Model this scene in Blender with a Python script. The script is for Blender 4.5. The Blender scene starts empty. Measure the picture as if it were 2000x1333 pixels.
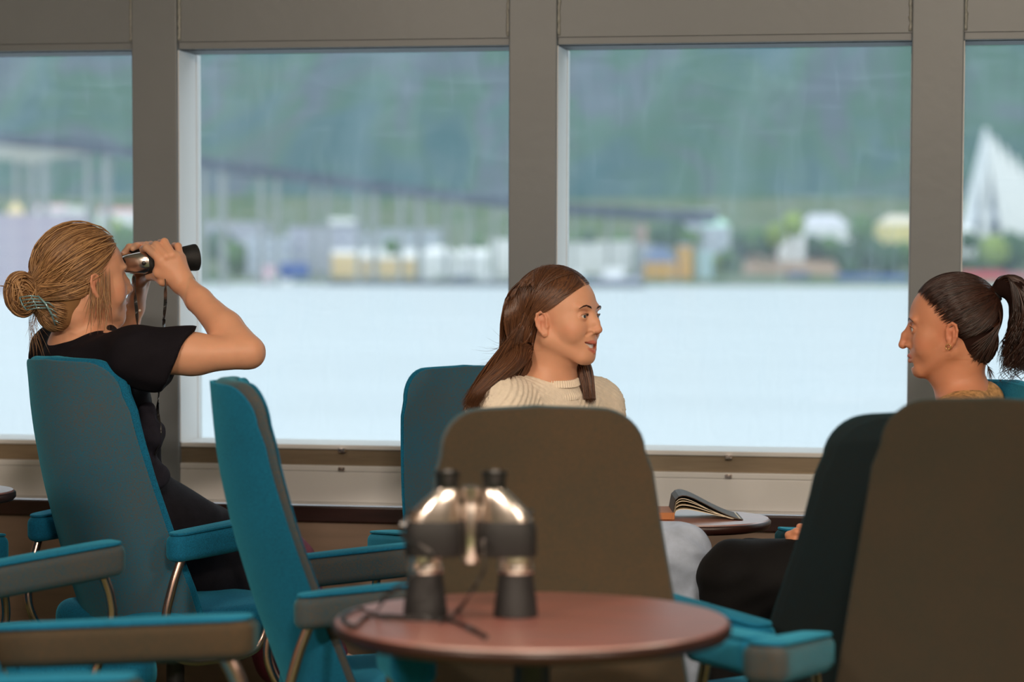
import bpy, bmesh, math, random
import numpy as np
from mathutils import Vector, Matrix
random.seed(7); np.random.seed(7)
SC = bpy.context.scene
COL = SC.collection
PI = math.pi
# ------------------------------------------------------------------ camera
FPX = 4790.0; PPY = 793.0
YAW = math.radians(10.06); PITCH = math.radians(3.5); ROLL = 0.0030
EYE = Vector((0, 0, 1.28))
FH = Vector((-math.sin(YAW), math.cos(YAW), 0)); RH = Vector((math.cos(YAW), math.sin(YAW), 0))
F3 = (FH*math.cos(PITCH) - Vector((0,0,1))*math.sin(PITCH)).normalized()
U0 = (FH*math.sin(PITCH) + Vector((0,0,1))*math.cos(PITCH)).normalized()
R3 = RH*math.cos(ROLL) + U0*math.sin(ROLL)
U3 = -RH*math.sin(ROLL) + U0*math.cos(ROLL)
def ray(px, py):
    return F3 + R3*((px-1000)/FPX) - U3*((py-PPY)/FPX)
def P(px, py, d):
    """the point seen at (px, py) at distance d along the lens axis"""
    return EYE + ray(px, py)*d
def onY(px, py, Y):
    r = ray(px, py); return EYE + r*(Y/r.y)
def onZ(px, py, z):
    r = ray(px, py); return EYE + r*((z-EYE.z)/r.z)
def CW(x, d, z=0.0):
    """lateral offset x and forward distance d from the camera's foot"""
    v = RH*x + FH*d; return Vector((v.x, v.y, z))
def DIRW(x, d):
    v = RH*x + FH*d; return v.normalized()
cd = bpy.data.cameras.new('camera'); cam = bpy.data.objects.new('camera', cd); COL.objects.link(cam)
M = Matrix((R3, U3, -F3)).transposed().to_4x4(); M.translation = EYE; cam.matrix_world = M
cd.sensor_width = 36; cd.lens = FPX*36/2000; cd.shift_x = 0; cd.shift_y = (PPY-666.5)/2000
cd.clip_start = 0.1; cd.clip_end = 9000
cd.dof.use_dof = True; cd.dof.focus_distance = 5.66; cd.dof.aperture_fstop = 2.45; cd.dof.aperture_blades = 9
SC.camera = cam
# ------------------------------------------------------------------ view, world and lights
SC.view_settings.view_transform = 'Standard'; SC.view_settings.look = 'None'
SC.view_settings.exposure = 0.0; SC.view_settings.gamma = 1; SC.view_settings.use_curve_mapping = False
SC.cycles.max_bounces = 8; SC.cycles.diffuse_bounces = 4; SC.cycles.glossy_bounces = 3
SC.cycles.transparent_max_bounces = 12; SC.cycles.transmission_bounces = 4
SC.cycles.sample_clamp_indirect = 6
W_ = bpy.data.worlds.new('overcast_sky'); SC.world = W_; W_.use_nodes = True
nt = W_.node_tree; nt.nodes.clear()
wo = nt.nodes.new('ShaderNodeOutputWorld'); bg = nt.nodes.new('ShaderNodeBackground')
tc = nt.nodes.new('ShaderNodeTexCoord'); sp = nt.nodes.new('ShaderNodeSeparateXYZ'); cr = nt.nodes.new('ShaderNodeValToRGB')
nt.links.new(tc.outputs['Generated'], sp.inputs[0]); nt.links.new(sp.outputs['Z'], cr.inputs[0])
cr.color_ramp.elements[0].position = 0.0; cr.color_ramp.elements[0].color = (0.83, 0.865, 0.92, 1)
cr.color_ramp.elements[1].position = 0.6; cr.color_ramp.elements[1].color = (0.90, 0.95, 1.0, 1)
nt.links.new(cr.outputs[0], bg.inputs[0]); bg.inputs[1].default_value = 1.75
nt.links.new(bg.outputs[0], wo.inputs[0])
def area(name, loc, rot, sx, sy, power, col):
    l = bpy.data.lights.new(name, 'AREA'); l.shape = 'RECTANGLE'; l.size = sx; l.size_y = sy; l.energy = power; l.color = col
    o = bpy.data.objects.new(name, l); COL.objects.link(o); o.location = loc; o.rotation_euler = rot
    return o
# warm ceiling lamps of the lounge, over and behind the photographer
WARM = (1.0, 0.82, 0.66)
for i, (lx, ly, pw) in enumerate([(-2.3, 0.4, 95), (0.2, 0.3, 135), (2.8, 0.6, 95)]):
    area('ceiling_lamp_light', (lx, ly, 2.80), (math.radians(24), 0, 0), 0.6, 0.35, pw, WARM)
for i, (lx, ly) in enumerate([(-1.9, 3.5), (0.0, 3.5), (1.9, 3.9)]):
    area('ceiling_lamp_light', (lx, ly, 2.80), (0, 0, 0), 0.35, 0.35, 9, WARM)
# ------------------------------------------------------------------ materials
def nodes(m): return m.node_tree.nodes, m.node_tree.links
def srgb(r, g, b):
    f = lambda c: ((c/255+0.055)/1.055)**2.4 if c/255 > 0.04045 else c/255/12.92
    return (f(r), f(g), f(b), 1)
def mat(name, col, rough=0.6, metal=0.0, noise=0.0, nscale=20, bump=0.0, bscale=None, spec=0.5, stretch=(1,1,1), coat=0.0, sheen=0.0, sheen_t=(1,1,1,1), sss=0.0, detail=4):
    m = bpy.data.materials.new(name); m.use_nodes = True; N, L = nodes(m)
    b = N['Principled BSDF']; b.inputs['Roughness'].default_value = rough; b.inputs['Metallic'].default_value = metal
    b.inputs['Specular IOR Level'].default_value = spec
    b.inputs['Coat Weight'].default_value = coat; b.inputs['Coat Roughness'].default_value = 0.12
    b.inputs['Sheen Weight'].default_value = sheen; b.inputs['Sheen Tint'].default_value = sheen_t; b.inputs['Sheen Roughness'].default_value = 0.35
    if sss: b.inputs['Subsurface Weight'].default_value = sss; b.inputs['Subsurface Radius'].default_value = (0.012, 0.005, 0.003); b.inputs['Subsurface Scale'].default_value = 1.0
    b.inputs['Base Color'].default_value = col
    if noise or bump:
        t = N.new('ShaderNodeTexCoord'); mp = N.new('ShaderNodeMapping'); mp.inputs['Scale'].default_value = stretch
        L.new(t.outputs['Object'], mp.inputs[0])
        nz = N.new('ShaderNodeTexNoise'); nz.inputs['Scale'].default_value = nscale; nz.inputs['Detail'].default_value = detail
        L.new(mp.outputs[0], nz.inputs['Vector'])
        if noise:
            r = N.new('ShaderNodeValToRGB'); r.color_ramp.elements[0].position = .3; r.color_ramp.elements[1].position = .7
            lo = tuple(max(0, c*(1-noise)) for c in col[:3])+(1,); hi = tuple(min(1, c*(1+noise)) for c in col[:3])+(1,)
            r.color_ramp.elements[0].color = lo; r.color_ramp.elements[1].color = hi
            L.new(nz.outputs[0], r.inputs[0]); L.new(r.outputs[0], b.inputs['Base Color'])
        if bump:
            n2 = N.new('ShaderNodeTexNoise'); n2.inputs['Scale'].default_value = bscale or nscale; n2.inputs['Detail'].default_value = 3
            L.new(mp.outputs[0], n2.inputs['Vector'])
            bp = N.new('ShaderNodeBump'); bp.inputs['Strength'].default_value = bump; bp.inputs['Distance'].default_value = 0.002
            L.new(n2.outputs[0], bp.inputs['Height']); L.new(bp.outputs[0], b.inputs['Normal'])
    return m
def fabric(name, c1, c2, balance=0.5, sheen=0.6, sheen_t=(0.1, 0.6, 0.8, 1)):
    """melange upholstery: threads of two colours, a coarse mottling and a woven bump"""
    m = bpy.data.materials.new(name); m.use_nodes = True; N, L = nodes(m); b = N['Principled BSDF']
    b.inputs['Roughness'].default_value = 0.85; b.inputs['Specular IOR Level'].default_value = 0.15
    b.inputs['Sheen Weight'].default_value = sheen; b.inputs['Sheen Tint'].default_value = sheen_t; b.inputs['Sheen Roughness'].default_value = 0.4
    t = N.new('ShaderNodeTexCoord')
    def nz(scale, st, det=2):
        mp = N.new('ShaderNodeMapping'); mp.inputs['Scale'].default_value = st; L.new(t.outputs['Object'], mp.inputs[0])
        n = N.new('ShaderNodeTexNoise'); n.inputs['Scale'].default_value = scale; n.inputs['Detail'].default_value = det
        L.new(mp.outputs[0], n.inputs['Vector']); return n.outputs[0]
    a = nz(620, (0.45, 0.45, 1.4)); c = nz(620, (1.4, 1.4, 0.45)); g = nz(7, (1,1,1), 3)
    def mth(op, x, y):
        q = N.new('ShaderNodeMath'); q.operation = op
        for i, v in enumerate((x, y)):
            if isinstance(v, (int, float)): q.inputs[i].default_value = v
            else: L.new(v, q.inputs[i])
        return q.outputs[0]
    s = mth('ADD', a, c)
    k = mth('MULTIPLY_ADD', s, 1.0); k = mth('SUBTRACT', mth('MULTIPLY', s, 2.2), 2.2-balance)
    k = mth('ADD', k, mth('MULTIPLY', mth('SUBTRACT', g, 0.5), 0.8))
    cl = N.new('ShaderNodeClamp'); L.new(k, cl.inputs[0])
    mx = N.new('ShaderNodeMix'); mx.data_type = 'RGBA'; L.new(cl.outputs[0], mx.inputs[0])
    mx.inputs[6].default_value = c1; mx.inputs[7].default_value = c2; L.new(mx.outputs[2], b.inputs['Base Color'])
    bp = N.new('ShaderNodeBump'); bp.inputs['Strength'].default_value = 0.5; bp.inputs['Distance'].default_value = 0.0012
    L.new(s, bp.inputs['Height']); L.new(bp.outputs[0], b.inputs['Normal'])
    return m
TEAL = srgb(22, 116, 156); TEALD = srgb(20, 84, 112); BROWN = srgb(122, 96, 70); TAUPE = srgb(112, 104, 92)
M_teal = fabric('teal_melange_fabric', TEAL, TEALD, 0.45)
M_tealback = fabric('teal_grey_melange_fabric', srgb(28, 108, 138), srgb(96, 88, 78), 0.42)
M_warmlit = fabric('warm_lit_melange_fabric', srgb(84, 66, 48), srgb(60, 58, 48), 0.5, 0.35)  # teal upholstery browned by warm lamplight, the light put into the colour
M_warmlit_dark = fabric('dim_warm_lit_melange_fabric', srgb(62, 50, 38), srgb(46, 46, 38), 0.5, 0.3)  # darker copy of that lamplit brown, for the right-edge chair
M_side_warmlit = fabric('warm_lit_side_melange_fabric', srgb(92, 78, 66), srgb(40, 76, 90), 0.5, 0.5)  # camera-facing sides: lamplit tone of the teal cloth painted in
M_dark = fabric('dark_melange_fabric', srgb(30, 32, 32), srgb(20, 38, 44), 0.5, 0.3)
M_navy = fabric('dark_teal_melange_fabric', srgb(20, 48, 60), srgb(38, 42, 44), 0.5, 0.4)
M_tube = mat('satin_copper_metal', (0.64, 0.45, 0.38, 1), 0.26, 1.0)
M_steel = mat('painted_base_metal', (0.05, 0.05, 0.055, 1), 0.4, 0.6)
M_wood = mat('dark_mahogany_varnish', srgb(150, 56, 26), 0.42, 0, 0.35, 6, 0.0, None, 1.0, (1, 9, 1), coat=1.0)
M_wood.node_tree.nodes['Principled BSDF'].inputs['Coat Roughness'].default_value = 0.40
M_wood.node_tree.nodes['Principled BSDF'].inputs['Coat IOR'].default_value = 5.0
M_woodedge = mat('dark_wood_edge', srgb(44, 22, 18), 0.35, 0, 0.3, 8, 0, None, 0.5, (1, 1, 8))
M_paint = mat('grey_gloss_wall_paint', srgb(120, 126, 131), 0.38, 0, 0.05, 3, 0.18, 40, 0.5)
M_paintl = mat('light_grey_sill_paint', srgb(226, 226, 226), 0.42, 0, 0.03, 4, 0.10, 60)
M_weld = mat('painted_weld_seam', srgb(150, 152, 148), 0.35, 0, 0.1, 60, 0.8, 130)
M_gasket = mat('black_rubber_gasket', srgb(44, 46, 48), 0.6)
M_alu = mat('brushed_sill_channel', srgb(150, 134, 112), 0.35, 0.4, 0.1, 12, 0, None, 0.5, (1, 30, 30))
M_panel = mat('brown_laminate_panelling', srgb(134, 112, 96), 0.5, 0, 0.08, 5, 0, None, 0.5, (1, 1, 12))
M_ceil = mat('off_white_ceiling', srgb(214, 206, 196), 0.8)
M_carpet = mat('patterned_green_carpet', srgb(96, 112, 70), 0.95, 0, 0.5, 9, 0.5, 400)
M_black = mat('black_rubber_armour', (0.012, 0.012, 0.013, 1), 0.55, 0, 0, 1, 0.4, 500)
M_blackg = mat('black_satin_plastic', (0.014, 0.014, 0.015, 1), 0.3)
M_silver = mat('champagne_silver_metal', (0.80, 0.72, 0.66, 1), 0.24, 1.0)
M_lens = mat('coated_lens_glass', (0.02, 0.02, 0.05, 1), 0.05, 0.0, coat=1)
# ------------------------------------------------------------------ mesh helpers
def link(o, parent=None):
    COL.objects.link(o)
    if parent is not None: o.parent = parent
    return o
def tag(o, label=None, cat=None, group=None, kind=None):
    if label: o['label'] = label
    if cat: o['category'] = cat
    if group: o['group'] = group
    if kind: o['kind'] = kind
    return o
def empty(name, loc=(0,0,0), rz=0.0, label=None, cat=None, group=None):
    o = bpy.data.objects.new(name, None); COL.objects.link(o); o.location = loc; o.rotation_euler = (0, 0, rz); o.empty_display_size = 0.1
    return tag(o, label, cat, group)
def mesh_np(name, verts, faces, material, parent=None, smooth=True):
    me = bpy.data.meshes.new(name)
    verts = np.asarray(verts, dtype=np.float32)
    if isinstance(faces, np.ndarray):
        n = faces.shape[0]; k = faces.shape[1]
        me.vertices.add(len(verts)); me.vertices.foreach_set('co', verts.ravel())
        me.loops.add(n*k); me.loops.foreach_set('vertex_index', faces.astype(np.int32).ravel())
        me.polygons.add(n); me.polygons.foreach_set('loop_start', np.arange(0, n*k, k, dtype=np.int32))
        me.update(calc_edges=True); me.validate()
    else:
        me.from_pydata([tuple(map(float, v)) for v in verts], [], faces)
    me.polygons.foreach_set('use_smooth', [smooth]*len(me.polygons))
    if material is not None: me.materials.append(material)
    o = bpy.data.objects.new(name, me); return link(o, parent)
class MB:
    def __init__(s): s.v = []; s.f = []
    def add(s, vs, fs):
        k = len(s.v); s.v += [Vector(v) for v in vs]; s.f += [tuple(i+k for i in f) for f in fs]; return s
    def box(s, a, b):
        x0, y0, z0 = a; x1, y1, z1 = b
        vs = [(x0,y0,z0),(x1,y0,z0),(x1,y1,z0),(x0,y1,z0),(x0,y0,z1),(x1,y0,z1),(x1,y1,z1),(x0,y1,z1)]
        return s.add(vs, [(0,3,2,1),(4,5,6,7),(0,1,5,4),(1,2,6,5),(2,3,7,6),(3,0,4,7)])
    def tube(s, pts, r, n=10, cap=True):
        pts = [Vector(p) for p in pts]; rs = r if isinstance(r, (list, tuple)) else [r]*len(pts)
        ref = None; k = len(s.v)
        for i, p in enumerate(pts):
            t = (pts[min(i+1, len(pts)-1)] - pts[max(i-1, 0)]).normalized()
            if ref is None: ref = t.orthogonal().normalized()
            ref = (ref - t*ref.dot(t)).normalized(); bn = t.cross(ref)
            for j in range(n):
                a = 2*PI*j/n; s.v.append(p + (ref*math.cos(a) + bn*math.sin(a))*rs[i])
        for i in range(len(pts)-1):
            for j in range(n):
                a = k+i*n+j; b = k+i*n+(j+1) % n; s.f.append((a, b, b+n, a+n))
        if cap: s.f.append(tuple(k+j for j in reversed(range(n)))); s.f.append(tuple(k+(len(pts)-1)*n+j for j in range(n)))
        return s
    def lathe(s, prof, c=(0,0,0), ax=(0,0,1), n=32, cap=True):
        ax = Vector(ax).normalized(); e = ax.orthogonal().normalized(); g = ax.cross(e); c = Vector(c); k = len(s.v)
        for r, h in prof:
            for j in range(n):
                a = 2*PI*j/n; s.v.append(c + ax*h + (e*math.cos(a)+g*math.sin(a))*r)
        for i in range(len(prof)-1):
            for j in range(n):
                a = k+i*n+j; b = k+i*n+(j+1) % n; s.f.append((a, b, b+n, a+n))
        if cap: s.f.append(tuple(k+j for j in reversed(range(n)))); s.f.append(tuple(k+(len(prof)-1)*n+j for j in range(n)))
        return s
    def prism(s, poly, d):
        """poly: 3-D points of one face, d: extrusion vector"""
        n = len(poly); d = Vector(d); vs = [Vector(p) for p in poly] + [Vector(p)+d for p in poly]
        return s.add(vs, [tuple(range(n)), tuple(reversed(range(n, 2*n)))] + [(i, i+n, (i+1) % n+n, (i+1) % n) for i in range(n)])
    def build(s, name, m, parent=None, smooth=False, bevel=0.0, autos=None):
        me = bpy.data.meshes.new(name); me.from_pydata([tuple(v) for v in s.v], [], s.f); me.update()
        if m is not None: me.materials.append(m)
        bm = bmesh.new(); bm.from_mesh(me); bmesh.ops.recalc_face_normals(bm, faces=bm.faces); bm.to_mesh(me); bm.free()
        o = bpy.data.objects.new(name, me); link(o, parent)
        if smooth:
            me.polygons.foreach_set('use_smooth', [True]*len(me.polygons))
            if autos:
                try: me.set_sharp_from_angle(angle=math.radians(autos))
                except Exception: pass
        if bevel:
            b = o.modifiers.new('bevel', 'BEVEL'); b.width = bevel; b.segments = 3; b.limit_method = 'ANGLE'
        return o
def spline(pts, n=8):
    """Catmull-Rom through the points"""
    p = [Vector(q) for q in pts]; p = [p[0]*2-p[1]] + p + [p[-1]*2-p[-2]]; out = []
    for i in range(1, len(p)-2):
        for k in range(n):
            t = k/n; a, b, c, d = p[i-1], p[i], p[i+1], p[i+2]
            out.append(0.5*((2*b)+(c-a)*t+(2*a-5*b+4*c-d)*t*t+(3*b-a-3*c+d)*t**3))
    out.append(p[-2]); return out
def slab(name, outline, t, r, puff, mp, m, parent=None, rings=7, n_r=6):
    """upholstered pad: outline (2-D loop), thickness t, edge radius r, soft crown puff; mp(u, v, n) places it"""
    O = np.array(outline, float); n = len(O)
    nx = np.roll(O, -1, 0)-np.roll(O, 1, 0); nx /= np.linalg.norm(nx, axis=1)[:, None]+1e-12
    N2 = np.stack([nx[:, 1], -nx[:, 0]], 1)
    if np.sum((O-O.mean(0))*N2) < 0: N2 = -N2
    c = O.mean(0)
    side = []
    for k in range(n_r+1):
        a = PI/2*k/n_r; side.append((O-N2*r*(1-math.sin(a)), -(t/2-r+r*math.cos(a))))   # lower edge round, from below outwards
    half = []
    L0 = O-N2*r
    lo = []
    for k in range(rings):
        f = (k+1)/rings; Q = c+(L0-c)*f
        if k < rings-1: lo.append((Q, -t/2-puff*(1-f**3)))
    seq = lo+side+[(q, -z) for q, z in reversed(side)]+[(q, -z) for q, z in reversed(lo)]
    V = [mp(c[0], c[1], -t/2-puff)]
    for q, z in seq:
        for i in range(n): V.append(mp(q[i, 0], q[i, 1], z))
    V.append(mp(c[0], c[1], t/2+puff)); F = []
    for i in range(n): F.append((0, 1+(i+1) % n, 1+i))
    for k in range(len(seq)-1):
        for i in range(n):
            a = 1+k*n+i; b = 1+k*n+(i+1) % n; F.append((a, b, b+n, a+n))
    e = 1+(len(seq)-1)*n
    for i in range(n): F.append((e+i, e+(i+1) % n, len(V)-1))
    me = bpy.data.meshes.new(name); me.from_pydata([tuple(v) for v in V], [], F)
    bm = bmesh.new(); bm.from_mesh(me); bmesh.ops.recalc_face_normals(bm, faces=bm.faces); bm.to_mesh(me); bm.free()
    me.polygons.foreach_set('use_smooth', [True]*len(me.polygons)); me.materials.append(m)
    o = bpy.data.objects.new(name, me); return link(o, parent)
def rrect(w0, w1, v0, v1, r0, r1, k=6, m=8):
    """loop: width w0 at v0, w1 at v1, corner radii r0 / r1, with extra points along the sides"""
    pts = []
    def arc(cx, cy, r, a0, a1):
        for i in range(k+1):
            a = a0+(a1-a0)*i/k; pts.append((cx+r*math.cos(a), cy+r*math.sin(a)))
    arc(w0/2-r0, v0+r0, r0, -PI/2, 0)
    for i in range(1, m):
        f = i/m; pts.append((w0/2+(w1/2-w0/2)*f, v0+r0+(v1-r1-v0-r0)*f))
    arc(w1/2-r1, v1-r1, r1, 0, PI/2)
    for i in range(1, 4): pts.append(((w1/2-r1)*(1-i/2), v1))
    arc(-w1/2+r1, v1-r1, r1, PI/2, PI)
    for i in range(1, m):
        f = i/m; pts.append((-(w1/2+(w0/2-w1/2)*f), v1-r1+(v0+r0-v1+r1)*f))
    arc(-w0/2+r0, v0+r0, r0, PI, 1.5*PI)
    for i in range(1, 4): pts.append(((-w0/2+r0)*(1-i/2), v0))
    out = []
    for p in pts:
        if not out or math.hypot(p[0]-out[-1][0], p[1]-out[-1][1]) > 1e-5: out.append(p)
    return out
# ------------------------------------------------------------------ the room
W = 6.42                                     # inner face of the window wall
def X(px, py=500): return onY(px, py, W).x
def Z(py, px=1040): return onY(px, py, W).z
pill = [(X(262), X(350)), (X(994), X(1087)), (X(1776), X(1877))]
pitch = pill[2][0]-pill[1][0]; pw = 0.5*(pill[1][1]-pill[1][0]+pill[2][1]-pill[2][0])
pillars = [(pill[0][0]-pitch*k, pill[0][0]-pitch*k+pw) for k in (2, 1)]+pill+[(pill[2][0]+pitch*k, pill[2][0]+pitch*k+pw) for k in (1, 2)]
zt = Z(79); zs = Z(876); z_ch = Z(914); z_sill = Z(990); DEP = 0.17
XL, XR, YB, ZC = -3.6, 4.3, -3.4, 2.86
n_trim = 0
def struct(o): o['kind'] = 'structure'; return o
# pillars
for i, (a, b) in enumerate(pillars):
    m = MB(); m.box((a, W-0.012, 0.0), (b, W+DEP+0.03, ZC)); struct(m.build('trim_%d' % (i+1), M_paint, bevel=0.004))
# weld seams between pillar and header
k = len(pillars)
for i, (a, b) in enumerate(pillars):
    for s, x in ((-1, a-0.004), (1, b+0.004)):
        k += 1; m = MB(); pts = []; rs = []
        z = zt+0.012
        while z < ZC-0.02:
            pts.append((x+random.uniform(-.0012, .0012), W-0.001, z)); rs.append(0.0045*random.uniform(.75, 1.3)); z += 0.006
        m.tube(pts, rs, 8); struct(m.build('trim_%d' % k, M_weld, smooth=True))
# header, lower wall and side runs
m = MB()
ext = [(XL, pillars[0][0])]+[(pillars[i][1], pillars[i+1][0]) for i in range(len(pillars)-1)]+[(pillars[-1][1], XR)]
for a, b in ext:
    m.box((a-0.002, W, zt+0.008), (b+0.002, W+DEP, ZC))
struct(m.build('wall_front', M_paint))
# one window in every bay: frame strip, gasket, pane, sill channel
M_glass = bpy.data.materials.new('salt_smeared_hazed_window_glass'); M_glass.use_nodes = True; N, L = nodes(M_glass); N.clear()
out = N.new('ShaderNodeOutputMaterial'); tr = N.new('ShaderNodeBsdfTransparent'); df = N.new('ShaderNodeBsdfTranslucent'); gl = N.new('ShaderNodeBsdfGlossy')
tr.inputs[0].default_value = (0.93, 0.965, 0.96, 1); df.inputs[0].default_value = (0.72, 0.86, 0.95, 1); gl.inputs['Roughness'].default_value = 0.02; gl.inputs[0].default_value = (1, 1, 1, 1)
tcn = N.new('ShaderNodeTexCoord')
def nzt(sc, st, det, dist=0.0, rot=(0,0,0)):
    mp = N.new('ShaderNodeMapping'); mp.inputs['Scale'].default_value = st; mp.inputs['Rotation'].default_value = rot; L.new(tcn.outputs['Object'], mp.inputs[0])
    q = N.new('ShaderNodeTexNoise'); q.inputs['Scale'].default_value = sc; q.inputs['Detail'].default_value = det; q.inputs['Distortion'].default_value = dist
    L.new(mp.outputs[0], q.inputs['Vector']); return q.outputs[0]
def rmp(inp, a, b, va, vb):
    q = N.new('ShaderNodeMapRange'); q.inputs[1].default_value = a; q.inputs[2].default_value = b; q.inputs[3].default_value = va; q.inputs[4].default_value = vb
    L.new(inp, q.inputs[0]); return q.outputs[0]
def mm(op, a, b):
    q = N.new('ShaderNodeMath'); q.operation = op
    for i, v in enumerate((a, b)):
        if isinstance(v, (int, float)): q.inputs[i].default_value = v
        else: L.new(v, q.inputs[i])
    return q.outputs[0]
sm = rmp(nzt(2.2, (1, 1, .6), 6, 1.5), .4, .75, 0.0, 0.06)
st1 = rmp(nzt(9, (2.2, 1, .5), 6, 1.3, (0, .6, 0)), .5, .8, 0.0, 0.03)
st2 = rmp(nzt(5, (.5, 1, 2.6), 6, 1.8), .52, .8, 0.0, 0.03)
hz = mm('ADD', mm('ADD', sm, st1), mm('ADD', st2, 0.065))  # smears, plus an even veil standing in for distant air haze
m1 = N.new('ShaderNodeMixShader'); L.new(hz, m1.inputs[0]); L.new(tr.outputs[0], m1.inputs[1]); L.new(df.outputs[0], m1.inputs[2])
m2 = N.new('ShaderNodeMixShader'); m2.inputs[0].default_value = 0.012; L.new(m1.outputs[0], m2.inputs[1]); L.new(gl.outputs[0], m2.inputs[2])
L.new(m2.outputs[0], out.inputs[0])
for i, (a, b) in enumerate(ext):
    if i in (0, len(ext)-1): continue
    w = empty('window_%d' % i, ((a+b)/2, W+DEP, zs)); w['kind'] = 'structure'
    def bx(name, x0, y0, z0, x1, y1, z1, mt, bev=0.0):
        q = MB().box((x0-(a+b)/2, y0-W-DEP, z0-zs), (x1-(a+b)/2, y1-W-DEP, z1-zs)); return q.build(name, mt, w, bevel=bev)
    bx('frame_strip', a, W+0.004, zt-0.012, b, W+0.016, zt+0.008, M_paint, 0.002)
    bx('gasket', a, W+0.020, zt-0.014, b, W+DEP-0.02, zt+0.0075, M_gasket)
    # reveals of lighter paint: left and right of the opening
    bx('frame', a-0.001, W+DEP-0.018, zs-0.004, a+0.004, W+DEP+0.02, zt-0.014, M_paintl)
    bx('frame', b-0.004, W+DEP-0.018, zs-0.004, b+0.001, W+DEP+0.02, zt-0.014, M_paintl)
    bx('side_reveal', a-0.0005, W-0.002, zs, a+0.0025, W+DEP-0.0185, zt-0.0145, M_paintl)
    bx('pane', a+0.004, W+DEP+0.003, zs-0.003, b-0.004, W+DEP+0.006, zt-0.014, M_glass)
    # sill: top lip, channel, second lip, flat board
    m = MB()
    m.box((a, W+0.004, zs-0.013), (b, W+DEP+0.02, zs)); m.box((a, W-0.006, z_ch-0.020), (b, W+0.05, z_ch-0.004))
    for v in range(len(m.v)): m.v[v] = m.v[v]-Vector(((a+b)/2, W+DEP, zs))
    m.build('sill_lip', M_paintl, w, bevel=0.003)
    bx('sill_channel', a, W+0.012, z_ch-0.004, b, W+0.05, zs-0.013, M_alu)
    for zz in (zs-0.0125, z_ch-0.012):
        m = MB()
        m.box((-0.009, -DEP-0.012, zz-zs-0.006), (0.009, -DEP+0.006, zz-zs+0.005))
        m.lathe([(0.0035, 0), (0.0035, 0.003)], (0, -DEP-0.012, zz-zs), (0, -1, 0), 12)
        m.build('latch', M_silver, w, bevel=0.0015)
    bx('sill_board', a, W-0.004, z_sill, b, W+0.05, z_ch-0.020, M_paintl, 0.003)
    bx('bottom_lip', a-0.001, W-0.020, z_sill-0.006, b+0.001, W+0.05, z_sill, M_paintl, 0.002)
# wooden rail and lower panelling (right through, in front of pillars)
zr = Z(1027)
struct(MB().box((XL, W-0.040, zr), (XR, W-0.014, z_sill-0.007)).build('trim_90', M_woodedge, bevel=0.004))
m = MB().box((XL, W-0.028, 0.1), (XR, W-0.013, zr)); struct(m.build('wall_lower_front', M_panel))
struct(MB().box((XL, W-0.045, 0), (XR, W-0.013, 0.1)).build('baseboard_front', M_woodedge, bevel=0.003))
struct(MB().box((XL-0.1, YB-0.1, -0.1), (XR+0.1, W+0.2, 0)).build('floor', M_carpet))
struct(MB().box((XL-0.1, YB-0.1, ZC), (XR+0.1, W+0.25, ZC+0.1)).build('ceiling', M_ceil))
struct(MB().box((XL-0.1, YB-0.1, 0), (XL, W+0.2, ZC)).build('wall_left', M_panel))
struct(MB().box((XR, YB-0.1, 0), (XR+0.1, W+0.2, ZC)).build('wall_right', M_panel))
struct(MB().box((XL, YB-0.1, 0), (XR, YB, ZC)).build('wall_rear', M_panel))
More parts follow.
